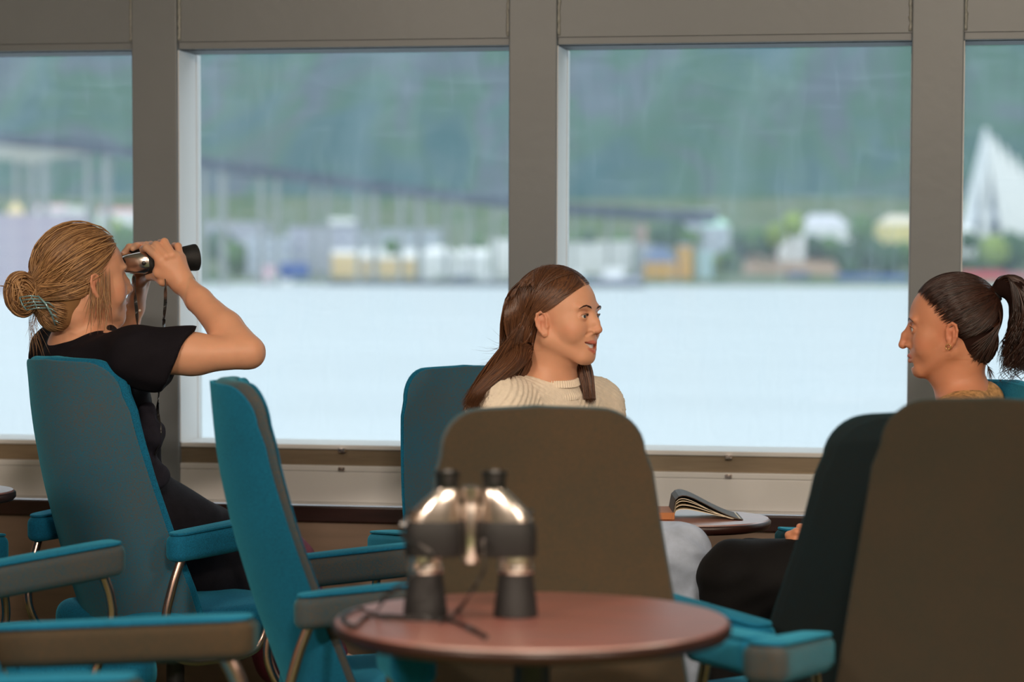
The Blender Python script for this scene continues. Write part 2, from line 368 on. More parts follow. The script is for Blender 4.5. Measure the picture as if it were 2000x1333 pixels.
# ------------------------------------------------------------------ chairs
# local frame: +Y is where the sitter looks, X to the sitter's right, floor at z = 0
BK = [(0.38, -0.170), (0.47, -0.205), (0.60, -0.250), (0.74, -0.292), (0.88, -0.322), (1.04, -0.338)]
def back_curve(z):
    zs_, ys_ = zip(*BK); y = float(np.interp(z, zs_, ys_))
    e = 0.03; y2 = float(np.interp(z+e, zs_, ys_)); y1 = float(np.interp(z-e, zs_, ys_))
    yy = (y+y1+y2)/3; t = Vector((0, y2-y1, 2*e)).normalized(); return yy, Vector((0, t.z, -t.y))
def make_chair():
    root = empty('lounge_chair')
    ol = []
    def wid(z): return float(np.interp(z, [0.38, 0.50, 0.72, 0.95, 1.04], [0.47, 0.47, 0.435, 0.388, 0.368]))
    zt_, zb_ = 1.03, 0.39; r = 0.075
    right = []
    for i in range(4): right.append(((wid(zb_)/2-0.04)*i/4, zb_))
    for i in range(6): a = -PI/2+PI/2*i/6; right.append((wid(zb_)/2-0.04+0.04*math.cos(a), zb_+0.04+0.04*math.sin(a)))
    for i in range(14): z = zb_+0.04+(zt_-r-zb_-0.04)*i/14; right.append((wid(z)/2, z))
    for i in range(9): a = PI/2*i/8; right.append((wid(zt_)/2-r+r*math.cos(a), zt_-r+r*math.sin(a)))
    for i in range(1, 4): right.append(((wid(zt_)/2-r)*(1-i/4), zt_+0.003*i/4))
    left = [(-x, z) for x, z in reversed(right) if x > 1e-6]
    ol = right+[(0, zt_+0.004)]+left
    def mpb(off):
        def f(x, z, n):
            y, nn = back_curve(z); w_ = 1.75*x*x; tt = max(0.30, 1-16*x*x)
            return Vector((x, y+w_, z))+nn*(n*tt+off*tt)
        return f
    slab('backrest', ol, 0.050, 0.023, 0.004, mpb(0), M_teal, root)
    inner = [(x*0.975, (z-0.71)*0.986+0.71) for x, z in ol]
    slab('back_panel', inner, 0.006, 0.0028, 0.001, mpb(-0.0275), M_tealback, root)
    slab('front_panel', inner, 0.006, 0.0028, 0.003, mpb(0.0275), M_teal, root)
    so = rrect(0.44, 0.50, -0.22, 0.27, 0.06, 0.09)
    def mps(x, y, n):
        q = max(0, (y-0.12)/0.15); return Vector((x, y, 0.405+0.02*(y+0.2)-0.03*q*q+n))
    slab('seat', so, 0.085, 0.036, 0.012, mps, M_teal, root)
    for s in (-1, 1):
        ao = [(x, y) for x, y in rrect(0.062, 0.074, -0.17, 0.17, 0.028, 0.024)]
        sl = math.tan(math.radians(5.0))
        slab('armrest', ao, 0.060, 0.017, 0.004, lambda x, y, n: Vector((s*0.282+x+s*0.010*(y/0.2), y-0.055, 0.622+sl*y+n)), M_side_warmlit, root)
        ai = [(x*0.88, y*0.965) for x, y in ao]
        slab('armrest_top', ai, 0.006, 0.0028, 0.003, lambda x, y, n: Vector((s*0.282+x+s*0.010*(y/0.2), y-0.055, 0.6540+sl*y+n)), M_teal, root)  # plate added so upward faces keep the daylit teal in their colour
        pts = spline([(s*0.284, 0.080, 0.605), (s*0.286, 0.095, 0.56), (s*0.283, 0.098, 0.51), (s*0.266, 0.072, 0.42), (s*0.258, 0.050, 0.365), (s*0.255, 0.01, 0.345),
                      (s*0.255, -0.05, 0.342), (s*0.256, -0.15, 0.345), (s*0.262, -0.205, 0.37), (s*0.270, -0.235, 0.44), (s*0.276, -0.22, 0.52), (s*0.280, -0.195, 0.59)], 6)
        MB().tube(pts, 0.0105, 12).build('arm_tube', M_tube, root, smooth=True)
    m = MB()
    for s in (-1, 1): m.tube([(s*0.255, 0, 0.342), (0, 0, 0.335)], 0.012, 10)
    m.box((-0.11, -0.13, 0.322), (0.11, 0.10, 0.350)); m.build('seat_plate', M_steel, root, bevel=0.004)
    MB().lathe([(0.030, 0.05), (0.030, 0.20), (0.022, 0.20), (0.022, 0.325)], n=24).build('column', M_steel, root, smooth=True, autos=40)
    for k in range(4):
        a = PI/4+k*PI/2; c, s = math.cos(a), math.sin(a)
        MB().tube([(0.02*c, 0.02*s, 0.06), (0.15*c, 0.15*s, 0.045), (0.29*c, 0.29*s, 0.018)], [0.022, 0.019, 0.013], 10).build('foot', M_steel, root, smooth=True)
    return root
chair0 = make_chair(); first = [True]
def chair(x, d, fx, fd, label, dz=0.0, mats=None, mirror=False, kind='lounge chairs around the small tables'):
    src = chair0
    if first[0]: o = src; kids = list(src.children); first[0] = False
    else:
        o = src.copy(); COL.objects.link(o); kids = []
        for ch in src.children:
            c = ch.copy(); COL.objects.link(c); c.parent = o; kids.append(c)
    p = CW(x, d); f = DIRW(fx, fd); o.location = (p.x, p.y, 0); o.rotation_euler = (0, 0, math.atan2(-f.x, f.y))
    o.scale = (1, 1, 1+dz)
    tag(o, label, 'chair', kind)
    mats = mats or {}
    for ch in kids:
        nm = ch.name.split('.')[0]
        if nm in mats:
            ch.material_slots[0].link = 'OBJECT'; ch.material_slots[0].material = mats[nm]
    return o
def chair_by_back(px, py_top, dback, fx, fd, label, **k):
    """px: middle of the top of the back, dback: its distance"""
    x = (px-1000)/FPX*dback; f = Vector((fx, fd)).normalized()
    ztop = EYE.z-(py_top-500)/FPX*dback
    return chair(x+f.x*0.335, dback+f.y*0.335, fx, fd, label, dz=ztop/1.035-1, **k)
BACK_WARMLIT = {'back_panel': M_warmlit, 'front_panel': M_warmlit, 'armrest': M_teal, 'backrest': M_side_warmlit}  # warm light on these faces is carried by the cloth colours
CH = {}
CH['B'] = chair_by_back(110, 697, 5.62, 0.70, 0.71, 'teal chair holding the woman who looks through binoculars', mats={'armrest': M_teal})
CH['C'] = chair(-1.07, 5.07, 0.75, 0.66, 'empty teal chair at the left edge with brown-sided arm and bent tube', dz=0.05, mats={'armrest': M_side_warmlit})
CH['D'] = chair(-0.72, 3.70, 0.985, -0.174, 'blurred chair at the bottom left showing only its two brown arms', dz=0.04, mats={'armrest': M_warmlit})
CH['E'] = chair_by_back(440, 737, 4.80, 0.985, 0.17, 'empty teal chair seen from the side left of the binoculars table', mats={'armrest': M_side_warmlit, 'backrest': M_side_warmlit, 'back_panel': M_teal})
CH['G'] = chair_by_back(1046, 790, 4.36, 0.20, -0.98, 'empty chair with broad brown back right behind the binoculars table', mats=BACK_WARMLIT)
CH['H'] = chair_by_back(1808, 797, 4.42, -0.60, 0.80, 'dark narrow-looking chair between the black-trousered knees and the big brown chair', mats={'front_panel': M_dark, 'back_panel': M_dark, 'backrest': M_dark, 'armrest': M_teal})
CH['I'] = chair_by_back(1950, 772, 4.12, -0.34, -0.94, 'big dark brown chair cut by the right edge of the view', mats=dict(BACK_WARMLIT, front_panel=M_warmlit_dark, backrest=M_warmlit_dark, armrest=M_side_warmlit))
CH['F'] = chair_by_back(905, 712, 6.0, 0.42, -0.90, 'blue-grey chair holding the woman in the cream sweater', mats={'armrest': M_teal, 'front_panel': M_tealback})
CH['M'] = chair_by_back(1985, 738, 5.52, -0.95, -0.31, 'teal chair behind the woman with the ponytail', mats={'armrest': M_navy})
CH['A'] = chair_by_back(-108, 705, 5.85, -0.50, -0.87, 'chair at the far left whose teal edge shows beside the leftmost post', mats={})
for ch in CH['D'].children:      # the longer-armed chair at the bottom left
    if ch.name.split('.')[0] in ('armrest', 'armrest_top', 'arm_tube'): ch.scale = (1, 1.4, 1); ch.location = (0, 0.10, 0)
# ------------------------------------------------------------------ tables
def round_table(px, py, d_c, dia, label, name='round_table', thick=0.026):
    c = P(px, py, d_c); z = c.z
    t = empty(name, (c.x, c.y, 0), 0, label, 'table', 'small round tables')
    R = dia/2
    MB().lathe([(R-0.004, z-0.003), (R-0.006, z)], n=96).build('tabletop', M_wood, t, smooth=True, autos=30)
    MB().lathe([(R-0.02, z-thick), (R-0.006, z-thick+0.003), (R, z-thick+0.010), (R, z-0.006), (R-0.003, z-0.0031)], n=96).build('edge_band', M_woodedge, t, smooth=True, autos=50)
    MB().lathe([(0.028, 0.02), (0.028, z-thick-0.012), (0.06, z-thick-0.008), (0.06, z-thick)], n=32).build('column', M_steel, t, smooth=True, autos=40)
    MB().lathe([(0.17, 0.0), (0.17, 0.008), (0.05, 0.025), (0.03, 0.03)], n=48).build('base', M_steel, t, smooth=True, autos=40)
    return t, c
T1, T1c = round_table(1039, 1209, 3.72, 0.604, 'round mahogany table with the blurred binoculars standing on it')
T2, T2c = round_table(1356, 1011, 5.78, 0.36, 'small round table by the window with the open book on it')
T3, T3c = round_table(-112, 958, 5.45, 0.32, 'small dark table tip showing left of the binocular woman\'s chair')
# ------------------------------------------------------------------ binoculars
def binoculars(name, M4, label, strap_paths):
    """local: +Z points from the objectives to the eyepieces, X across; objectives rest on z = 0"""
    b = bpy.data.objects.new(name, None); COL.objects.link(b); b.matrix_world = M4; b.empty_display_size = .05
    tag(b, label, 'binoculars')
    for s in (-1, 1):
        x = s*0.069
        MB().lathe([(0.0300, 0.004), (0.0335, 0.0), (0.0338, 0.006), (0.0310, 0.030), (0.0268, 0.060), (0.0265, 0.066)], (x, 0, 0), n=40).build('objective_hood', M_black, b, smooth=True, autos=50)
        MB().lathe([(0.027, 0.0), (0.024, 0.003), (0.001, 0.005)], (x, 0, 0.003), n=32).build('lens', M_lens, b, smooth=True)
        MB().lathe([(0.0262, 0.0), (0.0275, 0.002), (0.0275, 0.010), (0.026, 0.013), (0.027, 0.020), (0.027, 0.028)], (x, 0, 0.066), n=40).build('barrel_ring', M_silver, b, smooth=True, autos=35)
        # prism housing: rubber band, then silver shoulder running in towards the eyepiece
        def sect(z, x0, x1, ry, n=28):
            cx = (x0+x1)/2; rx = (x1-x0)/2; out = []
            for k in range(n):
                a = 2*PI*k/n; c, q = math.cos(a), math.sin(a); out.append((s*(cx+rx*math.copysign(abs(c)**0.75, c)), ry*math.copysign(abs(q)**0.75, q), z))
            return out
        def loft(secs, nm, mt):
            m = MB(); n = len(secs[0]); V = [p for q in secs for p in q]; F = []
            for i in range(len(secs)-1):
                for j in range(n): F.append((i*n+j, i*n+(j+1) % n, (i+1)*n+(j+1) % n, (i+1)*n+j))
            F.append(tuple(reversed(range(n)))); F.append(tuple((len(secs)-1)*n+j for j in range(n)))
            m.add(V, F); return m.build(nm, mt, b, smooth=True, autos=45)
        loft([sect(0.092, 0.016, 0.099, 0.027), sect(0.096, 0.012, 0.101, 0.030), sect(0.138, 0.012, 0.100, 0.030), sect(0.146, 0.014, 0.094, 0.028)], 'rubber_band', M_black)
        loft([sect(0.144, 0.015, 0.095, 0.0275), sect(0.158, 0.015, 0.090, 0.0265), sect(0.176, 0.017, 0.073, 0.024), sect(0.192, 0.018, 0.056, 0.0205), sect(0.196, 0.019, 0.052, 0.018)], 'prism_cover', M_silver)
        ex = s*0.036
        MB().lathe([(0.017, 0), (0.0175, 0.003), (0.0175, 0.016), (0.019, 0.018), (0.0195, 0.026), (0.0165, 0.027), (0.015, 0.022), (0.001, 0.021)], (ex, 0, 0.195), n=32).build('eyecup', M_blackg, b, smooth=True, autos=40)
        MB().lathe([(0.005, 0), (0.0055, 0.004), (0.0055, 0.007), (0.004, 0.008)], (s*0.088, 0, 0.157), (s*0.9, 0, 0.45), 14).build('strap_lug', M_blackg, b, smooth=True)
    MB().lathe([(0.012, 0.08), (0.014, 0.085), (0.014, 0.165), (0.012, 0.17), (0.012, 0.178), (0.015, 0.180), (0.015, 0.196), (0.010, 0.199)], (0, 0.004, 0), n=28).build('focus_wheel', M_silver, b, smooth=True, autos=40)
    for p in strap_paths:
        pts = spline(p, 8); m = MB(); k = 0
        inv = M4.inverted(); pts = [inv @ q for q in pts]
        V = []; F = []
        for i, q in enumerate(pts):
            t = (pts[min(i+1, len(pts)-1)]-pts[max(0, i-1)]).normalized()
            tw = 0.8*math.sin(i*0.33); sd = t.orthogonal().normalized(); sd = (Matrix.Rotation(tw, 3, t) @ sd); nn = t.cross(sd)
            for aa, bb in ((-1, -1), (1, -1), (1, 1), (-1, 1)): V.append(q+sd*0.0042*aa+nn*0.0011*bb)
        for i in range(len(pts)-1):
            for j in range(4): F.append((i*4+j, i*4+(j+1) % 4, i*4+4+(j+1) % 4, i*4+4+j))
        F += [(3, 2, 1, 0), tuple(len(V)-4+j for j in range(4))]
        m.add(V, F).build('strap', M_blackg, b, smooth=False)
    return b
def frame4(o, xa, za):
    z = Vector(za).normalized(); x = Vector(xa); x = (x-z*x.dot(z)).normalized(); y = z.cross(x)
    M_ = Matrix((x, y, z)).transposed().to_4x4(); M_.translation = o; return M_
tb = T1c.z
pb = onZ(919, 1203, tb+0.0005)
def tz(px, py, dz=0.004): return onZ(px, py, tb+dz)
lugL = Vector((pb.x, pb.y, tb)) + RH*(-0.092)+Vector((0, 0, 0.158)); lugR = Vector((pb.x, pb.y, tb)) + RH*0.02+Vector((0, 0, 0.12))-FH*0.036
binoculars('binoculars', frame4(Vector((pb.x, pb.y, tb+0.0004)), RH, (0, 0, 1)), 'blurred silver and black binoculars standing upright on the round table',
    [[lugL, lugL+RH*-0.012-FH*0.02+Vector((0,0,-.03)), P(842, 1085, 3.60), P(800, 1130, 3.60), P(752, 1168, 3.62), tz(733, 1196), tz(700, 1190), tz(668, 1205), tz(690, 1226), tz(720, 1205), tz(790, 1208), tz(880, 1213), tz(925, 1232), tz(950, 1246)],
     [lugR, P(946, 1110, 3.60), P(925, 1150, 3.60), tz(895, 1193), tz(878, 1206), tz(860, 1215)]])
# ------------------------------------------------------------------ open book on the far table
M_paper = mat('cream_book_paper', srgb(226, 214, 190), 0.8); M_cover = mat('dark_book_cover', srgb(70, 56, 46), 0.5); M_kraft = mat('tan_book_block', srgb(176, 112, 66), 0.7)
z2 = T2c.z+0.001
bk = empty('open_book', (T2c.x, T2c.y, z2), YAW, 'open paperback lying spread on the small table by the window', 'book')
def arch(name, x0, x1, h, y0, y1, mt, th, lift=0.0, pk=0.3):
    n = 20; V = []; F = []
    for i in range(n+1):
        u = i/n; x = x0+(x1-x0)*u; z = h*math.sin(PI*min(1, u**pk*1.0))**1.0*(1-u)**0.35+lift if 0 < u < 1 else lift
        for (yy, zz) in ((y0, z), (y1, z), (y1, z+th), (y0, z+th)): V.append((x, yy, zz))
    for i in range(n):
        for j in range(4): F.append((i*4+j, i*4+(j+1) % 4, i*4+4+(j+1) % 4, i*4+4+j))
    F += [(3, 2, 1, 0), tuple(n*4+j for j in range(4))]
    return MB().add(V, F).build(name, mt, bk, smooth=False)
def bx_px(px): return (px-1356)/FPX*5.78
arch('cover', bx_px(1308), bx_px(1446), 0.060, -0.07, 0.08, M_cover, 0.002, 0.0, 0.42)
for k, (h, e) in enumerate([(0.044, 1436), (0.050, 1428), (0.034, 1440), (0.024, 1442)]):
    arch('page_leaf', bx_px(1310), bx_px(e), h, -0.066, 0.075, M_paper, 0.0012, 0.002, 0.42)
MB().box((bx_px(1272), -0.07, 0.0), (bx_px(1314), 0.08, 0.017)).build('page_block', M_kraft, bk, bevel=0.002)
# ------------------------------------------------------------------ outside: sound, shore, bridge, town, mountain
ZW = -7.2                                     # water level under the lounge
def DW(py): return None
def wat(px, py): return onZ(px, py, ZW)
M_water = mat('sky_pale_choppy_water', (0.66, 0.71, 0.76, 1), 0.35, 0, 0.05, 0.02, 0.6, 0.4, 0.6, (1, 3, 1))  # pale base colour stands in for the overcast sky it reflects
v0 = onZ(1000, 556, ZW)
struct(MB().box((-1500, W+1.5, ZW-1), (1500, 1500, ZW)).build('water_surface', M_water))
shoreY = v0.y
def noise_terrain(name, x0, x1, y0, y1, nx, ny, hf, mt, label=None):
    V = []; F = []
    for j in range(ny+1):
        for i in range(nx+1):
            x = x0+(x1-x0)*i/nx; y = y0+(y1-y0)*j/ny; V.append((x, y, hf(x, y)))
    for j in range(ny):
        for i in range(nx): a = j*(nx+1)+i; F.append((a, a+1, a+nx+2, a+nx+1))
    return struct(mesh_np(name, V, F, mt))
def fbm(x, y, s, o=4):
    v = 0; a = 1
    for k in range(o):
        v += a*(math.sin(x/s*1.3+k*1.7+math.sin(y/s*1.1+k))*math.cos(y/s*1.7-k*2.1+math.sin(x/s*.7))); s *= 0.5; a *= 0.5
    return v
def mat_hill(name, cols, scale, rough=1.0):
    m = bpy.data.materials.new(name); m.use_nodes = True; N, L = nodes(m); b = N['Principled BSDF']; b.inputs['Roughness'].default_value = rough; b.inputs['Specular IOR Level'].default_value = 0.1
    t = N.new('ShaderNodeTexCoord'); mp = N.new('ShaderNodeMapping'); mp.inputs['Rotation'].default_value = (0, 0, .6); mp.inputs['Scale'].default_value = (1, .45, .8); L.new(t.outputs['Object'], mp.inputs[0])
    n = N.new('ShaderNodeTexNoise'); n.inputs['Scale'].default_value = scale; n.inputs['Detail'].default_value = 7; n.inputs['Distortion'].default_value = 1.0; n.inputs['Roughness'].default_value = 0.6
    L.new(mp.outputs[0], n.inputs['Vector']); r = N.new('ShaderNodeValToRGB'); e = r.color_ramp.elements
    while len(e) < len(cols): e.new(0.5)
    for i, c in enumerate(cols): e[i].position = 0.32+0.36*i/(len(cols)-1); e[i].color = c
    L.new(n.outputs[0], r.inputs[0]); L.new(r.outputs[0], b.inputs['Base Color']); return m
M_mount = mat_hill('hazy_forested_mountainside', [srgb(44, 84, 88), srgb(64, 92, 96), srgb(66, 98, 82), srgb(84, 92, 104), srgb(72, 104, 98)], 0.014)
M_land = mat_hill('shore_grass_and_gravel', [srgb(56, 84, 58), srgb(84, 104, 68), srgb(110, 116, 96), srgb(62, 92, 66)], 0.05)
def shore_y(x): return shoreY+ (x*0.05 if x < 0 else -x*0.28)+ 6*math.sin(x/40)
noise_terrain('land_shore', -1150, 1150, shoreY-330, shoreY+420, 220, 100, lambda x, y: ZW-1.5 + (min(3.2, max(0, (y-shore_y(x))*0.35)) + max(0, (y-shore_y(x)-40))*0.10 if y > shore_y(x) else 0), M_land)
def hm(x, y):
    u = (y-shoreY-300); return ZW-2+max(0, u)*0.64+fbm(x, y, 160)*14*min(1, max(0, u)/120)
noise_terrain('mountain', -2300, 2300, shoreY+290, shoreY+1500, 230, 80, hm, M_mount)
# ---- helpers to stand things on the far shore
def at(px, py, D): return P(px, py, D)
def wpx(px, D): return px/FPX*D
UP = Vector((0, 0, 1))
def M_c(name, r, g, b, rough=0.7): return mat(name, srgb(r, g, b), rough)
def winmat(name, base, dark, sx=0.22, sz=0.30, fx=0.45, fz=0.5):
    """plain facade with rows of windows"""
    m = bpy.data.materials.new(name); m.use_nodes = True; N, L = nodes(m); b = N['Principled BSDF']; b.inputs['Roughness'].default_value = 0.6
    t = N.new('ShaderNodeTexCoord'); s = N.new('ShaderNodeSeparateXYZ'); L.new(t.outputs['Object'], s.inputs[0])
    def q(o, sc, f):
        a = N.new('ShaderNodeMath'); a.operation = 'MULTIPLY'; L.new(o, a.inputs[0]); a.inputs[1].default_value = sc
        r = N.new('ShaderNodeMath'); r.operation = 'FRACT'; L.new(a.outputs[0], r.inputs[0])
        g = N.new('ShaderNodeMath'); g.operation = 'LESS_THAN'; L.new(r.outputs[0], g.inputs[0]); g.inputs[1].default_value = f; return g.outputs[0]
    a = q(s.outputs[0], sx, fx); c = q(s.outputs[2], sz, fz); ml = N.new('ShaderNodeMath'); ml.operation = 'MULTIPLY'; L.new(a, ml.inputs[0]); L.new(c, ml.inputs[1])
    mx = N.new('ShaderNodeMix'); mx.data_type = 'RGBA'; mx.inputs[6].default_value = base; mx.inputs[7].default_value = dark; L.new(ml.outputs[0], mx.inputs[0]); L.new(mx.outputs[2], b.inputs['Base Color']); return m
M_white = M_c('white_cladding', 240, 240, 240); M_roofg = M_c('grey_roofing', 150, 152, 164); M_dk = M_c('dark_quay_stone', 74, 78, 84)
def building(name, x0, x1, ytop, ybase, D, depth, wall_m, label, cat='building', roof=None, roof_m=None, rh=0.0, group=None):
    """x0..x1, ytop (eaves), ybase in the photograph at distance D; roof: 'gable' / 'hip' / 'shed'"""
    a = at(x0, ybase, D); b = at(x1, ybase, D); top = at((x0+x1)/2, ytop, D).z; base = min(a.z, b.z)-4.0
    c = (a+b)/2; wdt = (b-a).length; o = empty(name, (c.x, c.y, base), YAW, label, cat, group); h = top-base
    MB().box((-wdt/2, 0, 0), (wdt/2, depth, h)).build('walls', wall_m, o)
    if roof:
        r = rh/FPX*D; e = wdt*0.012
        if roof == 'gable':
            V = [(-wdt/2-e, -e, h), (wdt/2+e, -e, h), (wdt/2+e, depth+e, h), (-wdt/2-e, depth+e, h), (-wdt/2-e, depth/2, h+r), (wdt/2+e, depth/2, h+r)]
            F = [(0, 1, 5, 4), (2, 3, 4, 5), (1, 2, 5), (3, 0, 4), (3, 2, 1, 0)]
        elif roof == 'hip':
            i = wdt*0.24; V = [(-wdt/2-e, -e, h), (wdt/2+e, -e, h), (wdt/2+e, depth+e, h), (-wdt/2-e, depth+e, h), (-wdt/2+i, depth/2, h+r), (wdt/2-i, depth/2, h+r)]
            F = [(0, 1, 5, 4), (2, 3, 4, 5), (1, 2, 5), (3, 0, 4), (3, 2, 1, 0)]
        else:
            V = [(-wdt/2-e, -e, h), (wdt/2+e, -e, h), (wdt/2+e, depth+e, h), (-wdt/2-e, depth+e, h), (-wdt/2-e, -e, h+.3*r), (wdt/2+e, -e, h+r), (wdt/2+e, depth+e, h+r), (-wdt/2-e, depth+e, h+.3*r)]
            F = [(0, 3, 2, 1), (4, 5, 6, 7), (0, 1, 5, 4), (1, 2, 6, 5), (2, 3, 7, 6), (3, 0, 4, 7)]
        MB().add(V, F).build('roof', roof_m or M_roofg, o)
    return o
D0 = 762
# window row materials
F_grey = winmat('pale_grey_facade', srgb(198, 204, 216), srgb(160, 170, 190)); F_lilac = winmat('lilac_grey_facade', srgb(190, 190, 206), srgb(150, 156, 180))
F_or = winmat('orange_boarding', srgb(240, 208, 152), srgb(236, 200, 140)); F_wh = winmat('white_facade', srgb(246, 246, 248), srgb(232, 237, 243), .15, .2, .3, .4)
F_yel = winmat('pale_yellow_facade', srgb(240, 222, 150), srgb(220, 205, 150), .2, .3, .3, .4)
M_blue = M_c('blue_tarpaulin', 52, 88, 170); M_cy = M_c('cyan_boat_hull', 40, 150, 205); M_red = M_c('red_paint', 214, 70, 78); M_pink = M_c('pink_white_paint', 232, 190, 205)
M_or2 = M_c('amber_boarding', 236, 178, 84); M_mint = M_c('mint_green_roof', 190, 232, 214); M_brick = M_c('terracotta_wall', 196, 152, 138); M_navyr = M_c('slate_blue_roof', 108, 124, 160)
# left side
building('grey_block', 482, 560, 462, 540, D0, 20, F_grey, 'tall pale grey block at the left end of the waterfront')
building('grey_block', 562, 705, 445, 538, D0+24, 22, F_lilac, 'long lilac-grey block with stepped top under the bridge', roof='shed', roof_m=M_roofg, rh=8)
building('grey_block', 707, 745, 455, 520, D0+52, 20, F_grey, 'pale block behind the orange and white sheds')
building('shed', 648, 698, 497, 548, D0-12, 16, F_or, 'left sand-coloured waterfront shed', roof='gable', roof_m=M_white, rh=9, group=None)
building('shed', 702, 816, 505, 549, D0-8, 16, F_or, 'wider sand-coloured shed with long white roof', roof='gable', roof_m=M_white, rh=18)
building('boathouse', 822, 892, 498, 550, D0-10, 16, F_wh, 'white boathouse with rounded roof in the middle of the waterfront', roof='hip', roof_m=M_white, rh=16)
building('boathouse', 897, 953, 500, 551, D0-10, 16, F_wh, 'low white boathouse left of the middle post', roof='gable', roof_m=M_white, rh=14)
building('warehouse', 958, 1058, 468, 545, D0+6, 20, M_white, 'bright white tall warehouse beside the middle post')
building('shed', 540, 600, 515, 541, D0-16, 8, M_blue, 'blue covered shed on the quay by the grey blocks')
building('kiosk', 505, 540, 520, 546, D0-20, 7, M_pink, 'small pink and white kiosk on the quay')
building('house', 60, 124, 408, 460, D0+60, 14, M_white, 'white house behind the mauve tower block', roof='gable', roof_m=M_pink, rh=8)
building('house', 128, 160, 404, 455, D0+62, 10, M_white, 'narrow white tower house left of the bun', cat='building')
building('house', 190, 262, 414, 455, D0+60, 14, F_wh, 'white house with pink roof left of the first post', roof='gable', roof_m=M_c('salmon_roof', 220, 150, 156), rh=8)
building('house', 400, 520, 438, 455, D0+80, 14, F_lilac, 'low lilac house row up the slope at left', roof='gable', roof_m=M_roofg, rh=5)
building('house', 640, 690, 432, 452, D0+80, 12, M_white, 'white-roofed house above the long lilac block', roof='gable', roof_m=M_white, rh=5)
building('house', 740, 860, 452, 475, D0+80, 14, F_grey, 'low grey house row behind the bridge piers', roof='gable', roof_m=M_roofg, rh=5)
# centre window
building('warehouse', 1064, 1236, 478, 548, D0+6, 20, M_white, 'long white warehouse right of the middle post', roof='shed', roof_m=M_white, rh=8)
building('house', 1243, 1262, 440, 500, D0+30, 8, M_brick, 'narrow terracotta house behind the white warehouse')
building('boathouse', 1245, 1300, 486, 548, D0-6, 14, F_grey, 'pale boathouse between warehouse and yellow shed', roof='gable', roof_m=M_roofg, rh=10)
building('shed', 1262, 1320, 512, 556, D0-20, 12, M_or2, 'amber shed with slate blue roof', roof='hip', roof_m=M_navyr, rh=30)
building('tower', 1325, 1352, 482, 556, D0-18, 9, M_or2, 'tall narrow amber tower by the quay', roof='gable', roof_m=M_roofg, rh=6)
building('tower', 1362, 1392, 488, 552, D0-14, 9, M_c('pale_aqua_wall', 186, 216, 224), 'pale aqua tower beside the amber one', roof='gable', roof_m=M_roofg, rh=6)
building('house', 1375, 1425, 442, 495, D0+14, 12, F_grey, 'pale house with mint green roof', roof='hip', roof_m=M_mint, rh=14)
building('house', 1565, 1662, 444, 468, D0+30, 16, F_wh, 'large white house with broad grey hipped roof', roof='hip', roof_m=M_c('pale_lilac_roof', 204, 204, 214), rh=26)
building('house', 1520, 1572, 456, 485, D0+22, 10, F_wh, 'small white house at the foot of the hipped-roof house', roof='gable', roof_m=M_white, rh=8)
building('house', 1722, 1800, 438, 480, D0+26, 14, F_yel, 'pale yellow house left of the third post', roof='hip', roof_m=M_c('cream_roof', 226, 214, 196), rh=18)
building('roof_hall', 1330, 1400, 410, 425, D0+70, 10, M_c('pale_hall_wall', 190, 196, 214), 'pale flat hall at the end of the bridge')
building('container', 1638, 1710, 536, 552, D0-34, 6, M_blue, 'blue container on the quay below the yellow house', group=None)
building('container', 1712, 1776, 538, 553, D0-36, 6, M_c('mid_blue_container', 66, 108, 190), 'lighter blue container touching the third post')
building('container', 1540, 1580, 530, 545, D0-30, 6, M_c('slate_container', 90, 100, 130), 'slate container below the brown field')
building('container', 1880, 1960, 530, 556, D0-34, 6, M_red, 'red container right of the third post')
building('container', 1962, 2030, 534, 556, D0-34, 6, M_c('rose_container', 206, 120, 128), 'rose container at the right edge of the quay')
building('house', 1872, 1905, 450, 478, D0+10, 10, M_white, 'small white house below the pointed church', roof='gable', roof_m=M_white, rh=8)
# mauve tower block with a domed lantern at the far left
tw = building('tower_block', -60, 135, 418, 560, 520, 25, winmat('mauve_facade', srgb(172, 160, 172), srgb(160, 150, 166)), 'mauve tower block with cream dome at the far left')
pd = at(27, 418, 520); loc = Vector((pd.x, pd.y, pd.z))-Vector(tw.location); loc = Matrix.Rotation(-YAW, 3, 'Z') @ loc
MB().lathe([(1.9, -2), (1.9, 0.0), (1.5, 1.2), (0.7, 2.0), (0.2, 2.4), (0.1, 3.6)], (loc.x, loc.y+2, loc.z), n=20).build('dome', M_c('cream_dome', 238, 214, 164), tw, smooth=True)
